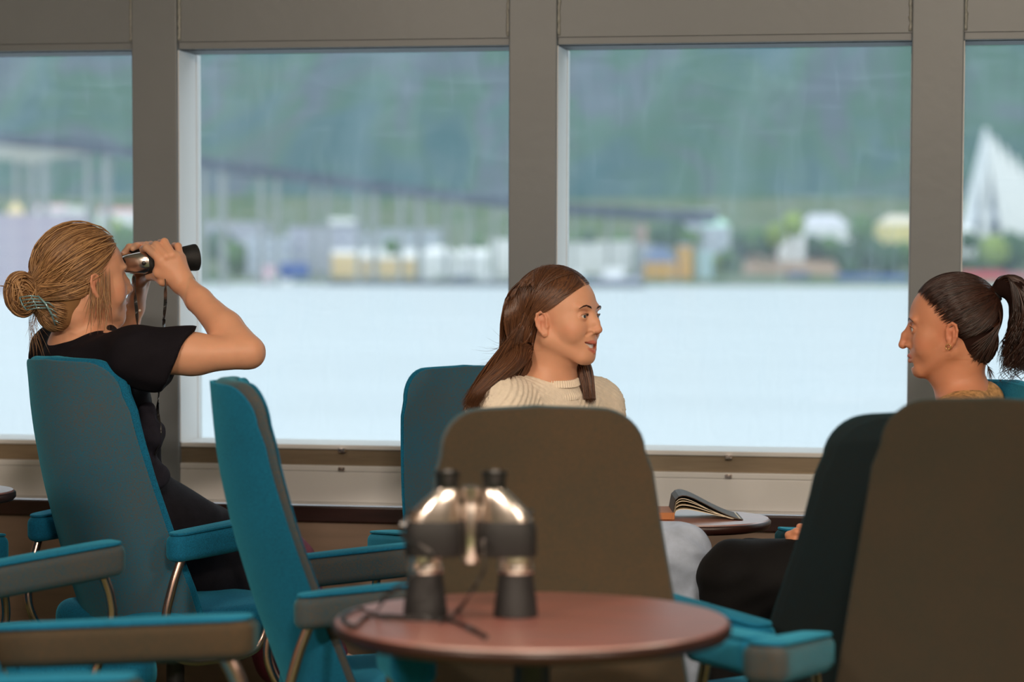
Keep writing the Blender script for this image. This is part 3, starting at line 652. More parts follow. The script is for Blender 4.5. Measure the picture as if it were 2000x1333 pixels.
# quay wall and moored boats
m = MB()
q0 = wat(640, 557); q1 = wat(1250, 563); q2 = wat(1380, 563)
m.prism([(q0.x, q0.y, ZW-.2), (q1.x, q1.y, ZW-.2), (q1.x, q1.y+14, ZW-.2), (q0.x, q0.y+14, ZW-.2)], (0, 0, 1.7)); struct(m.build('quay_ground', M_dk))
def boat(px0, px1, py, h, hull_m, label, name='boat'):
    a = wat(px0, py); b = wat(px1, py); L_ = (b-a).length; c = (a+b)/2; D = c.length; hh = h/FPX*D
    o = empty(name, (c.x, c.y, ZW), math.atan2((b-a).y, (b-a).x), label, 'boat', 'boats moored along the far quay')
    V = []; secs = [(-.5, .5, 1), (-.2, .9, .9), (.2, 1, .95), (.42, .5, 1.1), (.5, .05, 1.25)]; wd = L_*0.14
    for u, w_, k in secs: V += [(u*L_, -wd*w_, hh*.5*k), (u*L_*.96, -wd*w_*.6, -.1), (u*L_*.96, wd*w_*.6, -.1), (u*L_, wd*w_, hh*.5*k)]
    F = []
    for i in range(4):
        for j in range(4): F.append((i*4+j, i*4+(j+1) % 4, i*4+4+(j+1) % 4, i*4+4+j))
    F += [(3, 2, 1, 0), (16, 17, 18, 19)]
    MB().add(V, F).build('hull', hull_m, o)
    MB().box((-.25*L_, -wd*.55, hh*.45), (.15*L_, wd*.55, hh)).build('cabin', M_white, o, bevel=.05)
    return o
boat(815, 862, 557, 16, M_cy, 'cyan boat moored before the white boathouse')
boat(885, 925, 556, 34, M_c('slate_hull', 96, 112, 132), 'slate hulled boat with tall wheelhouse')
boat(1155, 1250, 560, 36, M_c('lilac_grey_hull', 176, 176, 196), 'large lilac-grey boat before the white warehouse')
boat(1110, 1150, 560, 30, M_c('steel_blue_hull', 120, 160, 190), 'steel blue boat beside the laughing woman\'s forehead')
boat(510, 570, 558, 20, M_white, 'white boat near the pink kiosk')
boat(930, 990, 557, 24, M_white, 'white boat touching the middle post')
# brown ploughed field on the slope
f = [at(1450, 530, D0-5), at(1640, 533, D0-5), at(1625, 498, D0+40), at(1545, 484, D0+60), at(1460, 494, D0+40)]
struct(mesh_np('field', f+[p-UP*4 for p in f], [(0, 1, 2, 3, 4)]+[(i, i+5, (i+1) % 5+5, (i+1) % 5) for i in range(5)], M_c('reddish_brown_earth', 164, 132, 106), smooth=False))
# church: tall white triangular prism with a dark glazed end
ch = at(1928, 437, D0+20); cg = empty('church', (ch.x, ch.y, ch.z-4), YAW, 'white pointed church with steep triangular glazed front', 'church')
s = (D0+20)/FPX
hw = 50*s; H = (437-250)*s+4
def prism3(nm, V2, y0, y1, mt):
    n = len(V2); m = MB(); m.add([(x, y0, z) for x, z in V2]+[(x, y1, z) for x, z in V2], [tuple(range(n)), tuple(reversed(range(n, 2*n)))]+[(i, i+n, (i+1) % n+n, (i+1) % n) for i in range(n)]); return m.build(nm, mt, cg)
ax = -2*s
prism3('facade_glass', [(-hw+8*s, 2), (hw-14*s, 2), (ax, H-14*s)], 3.0, 5.0, M_c('dark_blue_glazing', 70, 92, 128, .2))
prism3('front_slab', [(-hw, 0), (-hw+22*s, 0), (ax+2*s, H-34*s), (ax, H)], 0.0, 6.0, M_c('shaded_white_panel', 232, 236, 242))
prism3('front_slab', [(hw-20*s, 0), (hw+2*s, 0), (ax, H), (ax-1*s, H-34*s)], 0.0, 6.0, M_white)
prism3('centre_mullion', [(ax-8*s, 0), (ax+8*s, 0), (ax+6*s, H*.78), (ax-6*s, H*.78)], 1.0, 3.0, M_white)
prism3('gallery', [(-hw+14*s, 6*s+4), (hw-16*s, 6*s+4), (hw-18*s, 26*s+4), (-hw+18*s, 26*s+4)], 1.6, 4.0, M_c('grey_gallery', 190, 194, 208))
for k in range(9):      # stepped roof shells running back to the right
    off = k*24*s; sc = 1-0.082*k; y0 = 2.0+k*3.2
    x0 = ax+off; V2 = [(x0, H*sc), (x0+(hw+10*s)*sc, 0), (x0-(hw-20*s)*sc, 0)] if k else [(ax, H), (hw+30*s, 0), (hw-20*s, 0)]
    prism3('roof_shell', V2, y0, y0+5, M_white)
# ---- bridge
bt = [(-60, 262), (0, 268), (150, 282), (260, 296), (400, 318), (550, 338), (700, 358), (850, 378), (985, 394), (1120, 408), (1250, 416), (1400, 424)]
def Db(px): return 640+ (px+60)/1460*95
brg = empty('bridge', tuple(P(600, 345, Db(600))), 0, 'long grey road bridge on paired piers descending to the right', 'bridge')
o0 = Vector(brg.location)
M_conc = M_c('bridge_concrete', 140, 144, 142); M_deck = M_c('bridge_deck_side', 52, 60, 80)
top = [P(x, y-9, Db(x)) for x, y in bt]
m = MB(); V = []; F = []
for p in top:
    th = 21/FPX*p.length
    for dy, dz in ((0, 0), (0, -th), (8, -th), (8, 0)): V.append(p+FH*dy+UP*dz-o0)
for i in range(len(top)-1):
    for j in range(4): F.append((i*4+j, i*4+(j+1) % 4, i*4+4+(j+1) % 4, i*4+4+j))
m.add(V, F).build('deck', M_deck, brg)
# haunched main span at the far left
V = []; F = []
hs = [(-60, 262, 42), (0, 268, 34), (60, 273, 40), (110, 278, 22), (160, 284, 12)]
for x, y, t in hs:
    p = P(x, y+6, Db(x)); th = t/FPX*p.length
    for dy, dz in ((1, 0), (1, -th), (7, -th), (7, 0)): V.append(p+FH*dy+UP*dz-o0)
for i in range(len(hs)-1):
    for j in range(4): F.append((i*4+j, i*4+(j+1) % 4, i*4+4+(j+1) % 4, i*4+4+j))
MB().add(V, F).build('haunched_girder', M_c('cream_concrete', 158, 158, 148), brg)
for px in (28, 56, 82, 168, 205, 395, 432, 508, 538, 612, 637, 700, 730, 782, 818, 872, 918, 966, 1010, 1120, 1190, 1250):
    y = float(np.interp(px, [b[0] for b in bt], [b[1] for b in bt])); D = Db(px); wd = (8.5 if px < 900 else 6)/FPX*D*(1.5 if px in (56, 82, 205, 432, 730, 818) else 1)
    p = P(px, y+4, D); m = MB(); h = p.z-ZW+1
    m.box((-wd/2, 1.5, -h), (wd/2, 4.5, 0)); 
    for i in range(len(m.v)): m.v[i] = Matrix.Rotation(YAW, 3, 'Z') @ m.v[i] + p-o0
    m.build('pier', M_conc, brg)
# ---- trees
M_leaf = [mat('leaf_green_%s' % n, srgb(*c), 0.9, 0, 0.5, 0.6) for n, c in (('dark', (52, 84, 52)), ('mid', (84, 116, 66)), ('light', (134, 154, 70)))]
M_bark = M_c('tree_bark', 96, 84, 70)
LB = ['dark green', 'mid green', 'yellow-green']
where = [(430, 480, 50, 0), (455, 500, 44, 1), (220, 450, 40, 2), (245, 470, 50, 1), (470, 505, 40, 1), (765, 482, 26, 1), (930, 475, 28, 1), (1210, 470, 26, 1), (1120, 462, 30, 1), (1150, 466, 24, 0),
         (1290, 462, 40, 0), (1320, 455, 44, 0), (1340, 470, 36, 1), (1450, 478, 42, 0), (1478, 470, 44, 1), (1500, 478, 40, 0), (1515, 460, 36, 2), (1550, 440, 40, 2), (1585, 480, 34, 0), (1620, 485, 38, 1),
         (1650, 500, 44, 0), (1680, 450, 46, 1), (1700, 495, 52, 0), (1735, 505, 50, 0), (1765, 500, 46, 1), (1660, 525, 36, 0), (1400, 512, 26, 2), (1420, 505, 30, 1), (1490, 520, 18, 2),
         (1885, 510, 40, 1), (1910, 500, 50, 1), (1940, 492, 52, 2), (1975, 490, 60, 0), (2010, 490, 60, 1), (1930, 515, 40, 0), (1960, 518, 36, 1), (1890, 470, 30, 0)]
TL = ['beside the tall pale grey block', 'lower on the bank left of the grey block', 'left of the first post, pale', 'against the first post by the hair', 'touching the left wall of the grey block',
      'between a bridge pier and the boathouse roofs', 'behind the low white boathouse by the middle post', 'behind the narrow terracotta house', 'above the left end of the long white warehouse', 'above the middle of the long white warehouse',
      'between the terracotta house and the end of the bridge', 'tall, right under the end of the bridge', 'just left of the mint-roofed house', 'just right of the mint-roofed house', 'between the mint roof and the small white house', 'directly above the brown field\'s left end',
      'highest, left of the small white house', 'directly behind the small white house', 'in front of the hipped-roof house', 'under the right end of the hipped-roof house', 'at the right end of the brown field', 'between the hipped-roof house and the yellow house',
      'below the yellow house\'s left corner', 'directly below the yellow house', 'below the yellow house against the third post', 'just above the blue container', 'on the quay behind the aqua tower', 'left of the brown field, low', 'standing before the brown field', 'below the small white house at the third post',
      'left of the church door, below it', 'centred below the church, brightest', 'below the right church wall', 'at the very right edge under the church', 'low, above the red container', 'low, above the rose container', 'beside the left foot of the church']
for i, (px, py, r, k) in enumerate(where):
    D = D0+random.uniform(-8, 30); c = at(px, py, D); R = r*0.55/FPX*D
    t = empty('tree', (c.x, c.y, c.z-R*1.5), random.uniform(0, 6), None, 'tree')
    tag(t, '%s tree %s' % (LB[k], TL[i]), 'tree', 'blurred trees on the far shore')
    bm = bmesh.new(); bmesh.ops.create_icosphere(bm, subdivisions=3, radius=R)
    sd = random.uniform(0, 50)
    for v in bm.verts:
        n = v.co.normalized(); q = 1+0.20*math.sin(n.x*7+sd)*math.cos(n.y*6-sd)+0.14*math.sin(n.z*11+sd*2)*math.cos(n.x*13)
        v.co = Vector((n.x*R*q, n.y*R*q*.9, n.z*R*q*1.1+R*1.5))
    me = bpy.data.meshes.new('crown'); bm.to_mesh(me); bm.free(); me.materials.append(M_leaf[k]); me.polygons.foreach_set('use_smooth', [True]*len(me.polygons))
    link(bpy.data.objects.new('crown', me), t)
    MB().tube([(0, 0, -R*1.2), (0, 0, R)], [R*.12, R*.08], 8).build('trunk', M_bark, t, smooth=True)
# ------------------------------------------------------------------ soft-body modelling: distance fields meshed with surface nets
def _v(p): return np.array(p, dtype=np.float32)
class Field:
    """list of (op, k, bbox_lo, bbox_hi, function); op 'u' smooth union, 's' smooth subtraction"""
    def __init__(s): s.items = []
    def add(s, f, lo, hi, k=0.01, op='u'):
        s.items.append((op, k, _v(lo)-k-0.012, _v(hi)+k+0.012, f)); return s
    def cone(s, a, b, ra, rb, k=0.01, op='u'):
        a, b = _v(a), _v(b); r = max(ra, rb); ba = b-a; l2 = float(ba@ba)+1e-12
        def f(p):
            h = np.clip((p-a)@ba/l2, 0, 1); return np.linalg.norm(p-a-h[:, None]*ba, axis=1)-(ra+(rb-ra)*h)
        return s.add(f, np.minimum(a, b)-r, np.maximum(a, b)+r, k, op)
    def chain(s, pts, rs, k=0.01, op='u'):
        for i in range(len(pts)-1): s.cone(pts[i], pts[i+1], rs[i], rs[i+1], k, op)
        return s
    def ell(s, c, r, k=0.01, op='u', R=None):
        """ellipsoid; R: 3x3 whose columns are its axes"""
        c = _v(c); r = _v(r); Rm = np.eye(3, dtype=np.float32) if R is None else np.array(R, dtype=np.float32)
        e = np.abs(Rm)@r
        def f(p):
            q = (p-c)@Rm; k0 = np.linalg.norm(q/r, axis=1); k1 = np.linalg.norm(q/(r*r), axis=1)+1e-9
            return np.where(k0 < 1e-4, -r.min(), k0*(k0-1)/k1)
        return s.add(f, c-e, c+e, k, op)
    def half(s, p0, n, lo, hi, k=0.004):
        """cut away everything on the side the normal points to"""
        p0 = _v(p0); n = _v(Vector(n).normalized())
        return s.add(lambda p: -((p-p0)@n), lo, hi, k, 's')
    def ev(s, p, boxes=False):
        p = np.asarray(p, dtype=np.float32); d = np.full(len(p), 1.0, np.float32)
        for op, k, lo, hi, f in s.items:
            m = np.all((p >= lo) & (p <= hi), axis=1)
            if not m.any(): continue
            d[m] = Field.mix(op, k, d[m], f(p[m]))
        return d
    @staticmethod
    def mix(op, k, d, e):
        k = max(k, 1e-5)
        if op == 'u':
            h = np.maximum(k-np.abs(d-e), 0)/k; return np.minimum(d, e)-h*h*k*0.25
        e = -e; h = np.maximum(k-np.abs(d-e), 0)/k; return np.maximum(d, e)+h*h*k*0.25
    def mesh(s, lo, hi, h, post=None):
        lo = _v(lo); hi = _v(hi); n = np.ceil((hi-lo)/h).astype(int)+1
        D = np.full(n, 1.0, np.float32); ax = [lo[i]+h*np.arange(n[i], dtype=np.float32) for i in range(3)]
        for op, k, bl, bh, f in s.items:
            i0 = np.maximum(0, np.floor((bl-lo)/h).astype(int)); i1 = np.minimum(n, np.ceil((bh-lo)/h).astype(int)+1)
            if np.any(i1 <= i0): continue
            sl = tuple(slice(a, b) for a, b in zip(i0, i1))
            g = np.meshgrid(*[ax[i][sl[i]] for i in range(3)], indexing='ij'); p = np.stack([q.ravel() for q in g], 1)
            sub = D[sl]; D[sl] = Field.mix(op, k, sub.ravel(), f(p)).reshape(sub.shape)
        if post is not None:
            near = np.abs(D) < 3*h; idx = np.argwhere(near)
            if len(idx):
                p = lo+idx.astype(np.float32)*h; D[near] += post(p)
        return surface_nets(D, lo, h)
def surface_nets(D, lo, h):
    S = D < 0; c = np.zeros(np.array(D.shape)-1, np.int8)
    for dx in (0, 1):
        for dy in (0, 1):
            for dz in (0, 1):
                c += S[dx:S.shape[0]-1+dx, dy:S.shape[1]-1+dy, dz:S.shape[2]-1+dz].astype(np.int8)
    act = (c > 0) & (c < 8); ids = np.argwhere(act); lut = np.full(act.shape, -1, np.int32); lut[act] = np.arange(len(ids))
    acc = np.zeros((len(ids), 3), np.float32); cnt = np.zeros(len(ids), np.float32)
    cor = [(x, y, z) for x in (0, 1) for y in (0, 1) for z in (0, 1)]
    for a in cor:
        for k in range(3):
            if a[k]: continue
            b = list(a); b[k] = 1
            da = D[ids[:, 0]+a[0], ids[:, 1]+a[1], ids[:, 2]+a[2]]; db = D[ids[:, 0]+b[0], ids[:, 1]+b[1], ids[:, 2]+b[2]]
            m = (da < 0) != (db < 0); t = np.where(m, da/(da-db+1e-12), 0)
            q = np.tile(np.array(a, np.float32), (len(ids), 1)); q[:, k] += t; acc[m] += q[m]; cnt[m] += 1
    V = lo+(ids+acc/np.maximum(cnt, 1)[:, None])*h
    F = []
    for k in range(3):
        u, v = (k+1) % 3, (k+2) % 3
        a = [slice(None)]*3; b = [slice(None)]*3; a[k] = slice(0, -1); b[k] = slice(1, None)
        e = S[tuple(a)] != S[tuple(b)]; ei = np.argwhere(e); ok = (ei[:, u] > 0) & (ei[:, v] > 0) & (ei[:, u] < D.shape[u]-1) & (ei[:, v] < D.shape[v]-1)
        ei = ei[ok]; ins = S[ei[:, 0], ei[:, 1], ei[:, 2]]
        q = []
        for du, dv in ((0, 0), (1, 0), (1, 1), (0, 1)):
            w = ei.copy(); w[:, u] -= du; w[:, v] -= dv; q.append(lut[w[:, 0], w[:, 1], w[:, 2]])
        q = np.stack(q, 1); q[~ins] = q[~ins][:, ::-1]; F.append(q)
    F = np.concatenate(F); F = F[np.all(F >= 0, 1)]
    return V, F
def smooth_mesh(V, F, it=2, f=0.5):
    for _ in range(it):
        A = np.zeros_like(V); C = np.zeros(len(V), np.float32)
        for i in range(4):
            a, b = F[:, i], F[:, (i+1) % 4]
            for x, y in ((a, b), (b, a)):
                for k in range(3): A[:, k] += np.bincount(x, V[y, k], len(V))
                C += np.bincount(x, minlength=len(V))
        V = V*(1-f)+f*A/np.maximum(C, 1)[:, None]
    return V.astype(np.float32)
def join(parts):
    V = []; F = []; k = 0
    for v, f in parts: V.append(v); F.append(f+k); k += len(v)
    return np.concatenate(V), np.concatenate(F)
def matte(m):
    c = m.copy(); c.name = m.name+'_underlayer'; c.node_tree.nodes['Principled BSDF'].inputs['Roughness'].default_value = .9; c.node_tree.nodes['Principled BSDF'].inputs['Specular IOR Level'].default_value = .1; return c
def paint(o, cols):
    a = o.data.color_attributes.new('tint', 'FLOAT_COLOR', 'POINT'); a.data.foreach_set('color', np.concatenate([cols, np.ones((len(cols), 1))], 1).astype(np.float32).ravel())
def mat_skin(name):
    m = bpy.data.materials.new(name); m.use_nodes = True; N, L = nodes(m); b = N['Principled BSDF']
    a = N.new('ShaderNodeVertexColor'); a.layer_name = 'tint'
    t = N.new('ShaderNodeTexCoord'); n = N.new('ShaderNodeTexNoise'); n.inputs['Scale'].default_value = 28; n.inputs['Detail'].default_value = 5; L.new(t.outputs['Object'], n.inputs['Vector'])
    r = N.new('ShaderNodeMapRange'); r.inputs[3].default_value = 0.9; r.inputs[4].default_value = 1.08; L.new(n.outputs[0], r.inputs[0])
    mx = N.new('ShaderNodeVectorMath'); mx.operation = 'SCALE'; L.new(a.outputs[0], mx.inputs[0]); L.new(r.outputs[0], mx.inputs['Scale']); L.new(mx.outputs[0], b.inputs['Base Color'])
    b.inputs['Roughness'].default_value = 0.46; b.inputs['Specular IOR Level'].default_value = 0.4
    b.inputs['Subsurface Weight'].default_value = 0.25; b.inputs['Subsurface Radius'].default_value = (1.0, 0.35, 0.2); b.inputs['Subsurface Scale'].default_value = 0.006
    n2 = N.new('ShaderNodeTexNoise'); n2.inputs['Scale'].default_value = 500; L.new(t.outputs['Object'], n2.inputs['Vector'])
    bp = N.new('ShaderNodeBump'); bp.inputs['Strength'].default_value = 0.12; bp.inputs['Distance'].default_value = 0.001; L.new(n2.outputs[0], bp.inputs['Height']); L.new(bp.outputs[0], b.inputs['Normal'])
    return m
M_skin = mat_skin('skin')
SK = np.array(srgb(232, 172, 138)[:3]); LIP = np.array(srgb(200, 116, 100)[:3]); BLUSH = np.array(srgb(226, 138, 108)[:3])
def hair_mat(name, c1, c2, rough=0.36):
    m = bpy.data.materials.new(name); m.use_nodes = True; N, L = nodes(m); b = N['Principled BSDF']
    a = N.new('ShaderNodeVertexColor'); a.layer_name = 'tint'; mx = N.new('ShaderNodeMix'); mx.data_type = 'RGBA'
    s = N.new('ShaderNodeSeparateColor'); L.new(a.outputs[0], s.inputs[0]); L.new(s.outputs[0], mx.inputs[0]); mx.inputs[6].default_value = c1; mx.inputs[7].default_value = c2
    L.new(mx.outputs[2], b.inputs['Base Color']); b.inputs['Roughness'].default_value = rough; b.inputs['Specular IOR Level'].default_value = 0.6; return m
class Head:
    """head frame: X the person's right, Y forward, Z up, origin between the ears"""
    def __init__(s, c, fwd, pitch=0.0, roll=0.0, sc=1.0):
        f = Vector(fwd).normalized(); up = Vector((0, 0, 1)); r = f.cross(up).normalized(); up = r.cross(f)
        f2 = f*math.cos(pitch)+up*math.sin(pitch); up = r.cross(f2).normalized(); f = f2
        r2 = r*math.cos(roll)+up*math.sin(roll); up = r2.cross(f).normalized(); r = r2
        s.c = Vector(c); s.R = np.array([[r.x, f.x, up.x], [r.y, f.y, up.y], [r.z, f.z, up.z]], dtype=np.float32); s.sc = sc; s.cn = _v(c)
    def w(s, p): return s.cn+s.R@(_v(p)*s.sc)
    def W(s, P_): return s.cn+(np.asarray(P_, np.float32)*s.sc)@s.R.T
    def l(s, P_): return ((np.asarray(P_, np.float32)-s.cn)@s.R)/s.sc
    def E(s, F_, c, r, k=0.01, op='u', rot=None):
        R = s.R if rot is None else s.R@np.array(rot, dtype=np.float32)
        F_.ell(s.w(c), _v(r)*s.sc, k, op, R)
    def C(s, F_, a, b, ra, rb, k=0.01, op='u'): F_.cone(s.w(a), s.w(b), ra*s.sc, rb*s.sc, k, op)
def rotx(a): c, q = math.cos(a), math.sin(a); return [[1, 0, 0], [0, c, -q], [0, q, c]]
def rotz(a): c, q = math.cos(a), math.sin(a); return [[c, -q, 0], [q, c, 0], [0, 0, 1]]
def build_head(F_, H, smile=0.0, nose=1.0, hook=0.0, eyes=True):
    E, C = H.E, H.C
    E(F_, (0, -.022, .040), (.0735, .092, .084), 0)
    E(F_, (0, .022, .035), (.064, .062, .066), .03)           # forehead
    E(F_, (0, .028, -.018), (.0555, .056, .066), .03)          # face
    for q in (-1, 1):
        C(F_, (q*.0525, -.004, -.040), (q*.018, .060, -.083), .0175, .0145, .026)   # jaw
        E(F_, (q*.038, .048, -.014), (.022, .024, .022), .022)     # cheekbone
        E(F_, (q*(.036+.003*smile), .054+.002*smile, -.036+.008*smile), (.018, .018, .020), .02)
        E(F_, (q*.026, .076, .030), (.022, .009, .007), .014)     # brow ridge
    E(F_, (0, .066, -.084), (.019, .016, .015), .018)          # chin
    E(F_, (0, .066, -.052), (.030, .020, .026), .018)          # muzzle
    for q in (-1, 1): E(F_, (q*.031, .091, .010), (.018, .016, .011), .014, 's')      # sockets
    E(F_, (0, .0800, -.019), (.0150, .0130, .0165), .012); E(F_, (0, .078, -.002), (.011, .012, .018), .012)
    C(F_, (0, .076, .020), (0, .0925*1.0+.004*hook, -.004), .0070, .0078, .012)     # bridge
    C(F_, (0, .0935+.004*hook, -.004), (0, .0995*nose+.0, -.021-.004*hook), .0072, .0082, .006)
    E(F_, (0, .0975*nose, -.0225-.004*hook), (.0085, .0085, .0075), .006)
    for q in (-1, 1):
        E(F_, (q*.0115, .088, -.0265), (.0068, .0095, .0065), .006)
        E(F_, (q*.0062, .0925, -.0325), (.0034, .0050, .0030), .002, 's')
    # eyelids: a lid ball, opened by an almond slot
    if eyes:
        for q in (-1, 1):
            E(F_, (q*.0305, .0705, .0095), (.0152, .0142, .0140), .003)
            E(F_, (q*.0312, .0860, .0088), (.0142, .010, .0055-.0017*smile), .0012, 's', rotz(-q*.12))
            E(F_, (q*.0305, .0830, .0185), (.0145, .0035, .0022), .003, 's', rotz(-q*.25))    # lid crease
    # mouth
    g = smile
    z0 = -.0560; cx = .0215+.0125*g; cz = z0+.0095*g; cy = .0745-.0115*g
    up = [(-cx, cy, cz), (-.014, .0835-.001*g, z0+.0040+.0015*g), (-.004, .0880, z0+.0050), (.004, .0880, z0+.0050), (.014, .0835-.001*g, z0+.0040+.0015*g), (cx, cy, cz)]
    lo = [(-cx, cy, cz), (-.015, .0795, z0-.0040-.0060*g), (0, .0855, z0-.0065-.0105*g), (.015, .0795, z0-.0040-.0060*g), (cx, cy, cz)]
    if g > 0:
        for q in (-1, 1):
            C(F_, (q*cx*.86, .0680, z0+.0062*g), (q*.012, .0805, z0-.0022*g), .0020, .0055, .0015, 's'); C(F_, (q*.012, .0815, z0-.0022*g), (0, .0840, z0-.0045*g), .0055, .0068, .0015, 's')
            C(F_, (q*cx*.80, .076, z0+.0060*g), (q*.012, .089, z0-.0022*g), .0018, .0050, .0015, 's')
        for q in (-1, 1):
            C(F_, (q*.016, .090, -.028), (q*(cx+.006), .062, cz+.004), .0020, .0016, .006, 's')      # smile fold
    ru = [.0018, .0040, .0042, .0042, .0040, .0018] if not g else [.0014, .0026, .0034, .0034, .0026, .0014]; rl = [.0018, .0046, .0054, .0046, .0018] if not g else [.0014, .0034, .0042, .0034, .0014]
    for i in range(5): C(F_, up[i], up[i+1], ru[i], ru[i+1], .0028)
    for i in range(4): C(F_, lo[i], lo[i+1], rl[i], rl[i+1], .0028)
    if not g:
        for i in range(2): C(F_, [(-cx, cy+.004, z0), (0, .0935, z0-.0005), (cx, cy+.004, z0)][i], [(-cx, cy+.004, z0), (0, .0935, z0-.0005), (cx, cy+.004, z0)][i+1], .0013, .0013, .002, 's')
    if not g: E(F_, (0, .079, -.0715), (.016, .006, .0045), .008, 's')     # groove above the chin
    # ears
    for q in (-1, 1):
        ca, sa = math.cos(.42), math.sin(.42)
        def ep(a, b_, o=0.0): return (q*(.0705+a*sa*.92+o*ca), .006-a*ca*.92+o*sa*.5, b_*.92-.006)
        E(F_, ep(.014, .002), (.0035, .0150, .0270), .006, rot=rotz(q*.42))
        hx = [(.003, .002), (.003, .014), (.008, .0255), (.017, .0300), (.026, .0250), (.0295, .0120), (.0270, -.0030), (.0195, -.0160), (.0120, -.0250)]
        for i in range(len(hx)-1): C(F_, ep(*hx[i], .003), ep(*hx[i+1], .003), .0030, .0030 if i < 6 else .0040, .0025)
        E(F_, ep(.0085, -.0240, .001), (.0036, .0065, .0080), .005, rot=rotz(q*.42))
        E(F_, ep(.0130, -.0010, .0070), (.0058, .0065, .0095), .003, 's', rot=rotz(q*.42))
        E(F_, ep(.0160, .0190, .0065), (.0040, .0060, .0050), .003, 's', rot=rotz(q*.42))
        C(F_, ep(.0185, -.012, .003), ep(.0205, .010, .0035), .0024, .0022, .003)
        E(F_, ep(.0030, -.0060, .002), (.0034, .0036, .0062), .003, rot=rotz(q*.42))
    return [H.W(up), H.W(lo)]
def seg_dist(p, pts):
    d = np.full(len(p), 9.0, np.float32)
    for a, b in zip(pts[:-1], pts[1:]):
        ba = b-a; h = np.clip((p-a)@ba/(ba@ba), 0, 1); d = np.minimum(d, np.linalg.norm(p-a-h[:, None]*ba, axis=1))
    return d
def tint_skin(V, H, lips, base=SK):
    C = np.tile(base, (len(V), 1)); q = H.l(V)
    def blend(w, c):
        nonlocal C; w = np.clip(w, 0, 1)[:, None]; C = C*(1-w)+np.array(c)*w
    for s in (-1, 1):
        d = np.linalg.norm((q-np.array([s*.045, .055, -.022]))/np.array([.03, .03, .024]), axis=1); blend(0.55*(1-d), BLUSH)
    d = np.linalg.norm(q-np.array([0, .10, -.022]), axis=1); blend(0.4*(1-d/.016), BLUSH)
    for s in (-1, 1):
        d = np.linalg.norm((q-np.array([s*.08, -.01, 0])), axis=1); blend(0.45*(1-d/.045), np.array(srgb(214, 120, 92)[:3]))
    for s in (-1, 1):
        arc = H.W(np.array([[s*(.0305+.0128*math.cos(a)), .0822-abs(math.cos(a)+.15)**2*.006, .0088+.0044*math.sin(a)] for a in [PI*(i/8) for i in range(9)]]))
        d = seg_dist(V, arc)/H.sc; blend(.9*(1-np.clip((d-.0009)/.0014, 0, 1)), np.array(srgb(72, 42, 34)[:3]))
        blend(.35*(1-np.linalg.norm((q-np.array([s*.031, .080, .014]))/np.array([.020, .02, .012]), axis=1)), np.array(srgb(168, 104, 84)[:3]))
    du = np.minimum(seg_dist(V, lips[0]), seg_dist(V, lips[1]))/H.sc
    blend(1-np.clip((du-.0044)/.0016, 0, 1), LIP)
    blend(((1-np.clip((du-.0045)/.002, 0, 1)))*(q[:, 1] < .0745)*(np.abs(q[:, 0]) < .018), np.array(srgb(110, 44, 40)[:3]))
    return C
def tubes(polys, radii, n=4, cols=None):
    """many thin tapering strands as one mesh (numpy); polys: list of (m,3) arrays of equal m"""
    A = np.array(polys, np.float32); S, m, _ = A.shape; T = np.gradient(A, axis=1); T /= np.linalg.norm(T, axis=2, keepdims=True)+1e-9
    ref = np.zeros_like(T); ref[..., 2] = 1; ref[np.abs(T[..., 2]) > .9] = (1, 0, 0)
    u = np.cross(T, ref); u /= np.linalg.norm(u, axis=2, keepdims=True)+1e-9; v = np.cross(T, u)
    R = np.array(radii, np.float32); R = R if R.ndim == 2 else np.outer(R, np.interp(np.linspace(0, 1, m), [0, .12, .75, 1], [.05, 1, .9, .12]))
    ang = np.arange(n)*2*PI/n; V = A[:, :, None]+R[:, :, None, None]*(u[:, :, None]*np.cos(ang)[None, None, :, None]+v[:, :, None]*np.sin(ang)[None, None, :, None])
    idx = np.arange(S*m*n).reshape(S, m, n); a = idx[:, :-1]; b = idx[:, 1:]
    F = np.stack([a, np.roll(a, -1, 2), np.roll(b, -1, 2), b], -1).reshape(-1, 4)
    return V.reshape(-1, 3), F, np.repeat(np.arange(S), m*n)
RC = np.array([0, -.018, .040], np.float32); RR = np.array([.0785, .0985, .0900], np.float32)   # hair shell
def push(P_, extra=0.0):
    """keep hair points (head frame) outside the skull shell"""
    q = (P_-RC)/(RR+extra); r = np.linalg.norm(q, axis=-1, keepdims=True); s = np.where(r < 1, 1/np.maximum(r, 1e-3), 1); return RC+q*s*(RR+extra)
def push2(P_, c, r):
    q = (P_-c)/r; n = np.linalg.norm(q, axis=-1, keepdims=True); s = np.where(n < 1, 1/np.maximum(n, 1e-3), 1); return c+q*s*r
NC = [(np.array([0, -.052, -.022], np.float32), np.array([.0605, .0545, .0585], np.float32))]
def resample(ctrl, m):
    """smooth curve through control points (k,3) -> (m,3)"""
    c = [Vector(map(float, p)) for p in ctrl]; s = spline(c, 10); s = np.array([tuple(p) for p in s], np.float32)
    d = np.r_[0, np.cumsum(np.linalg.norm(np.diff(s, axis=0), axis=1))]; t = np.linspace(0, d[-1], m)
    return np.stack([np.interp(t, d, s[:, k]) for k in range(3)], 1)
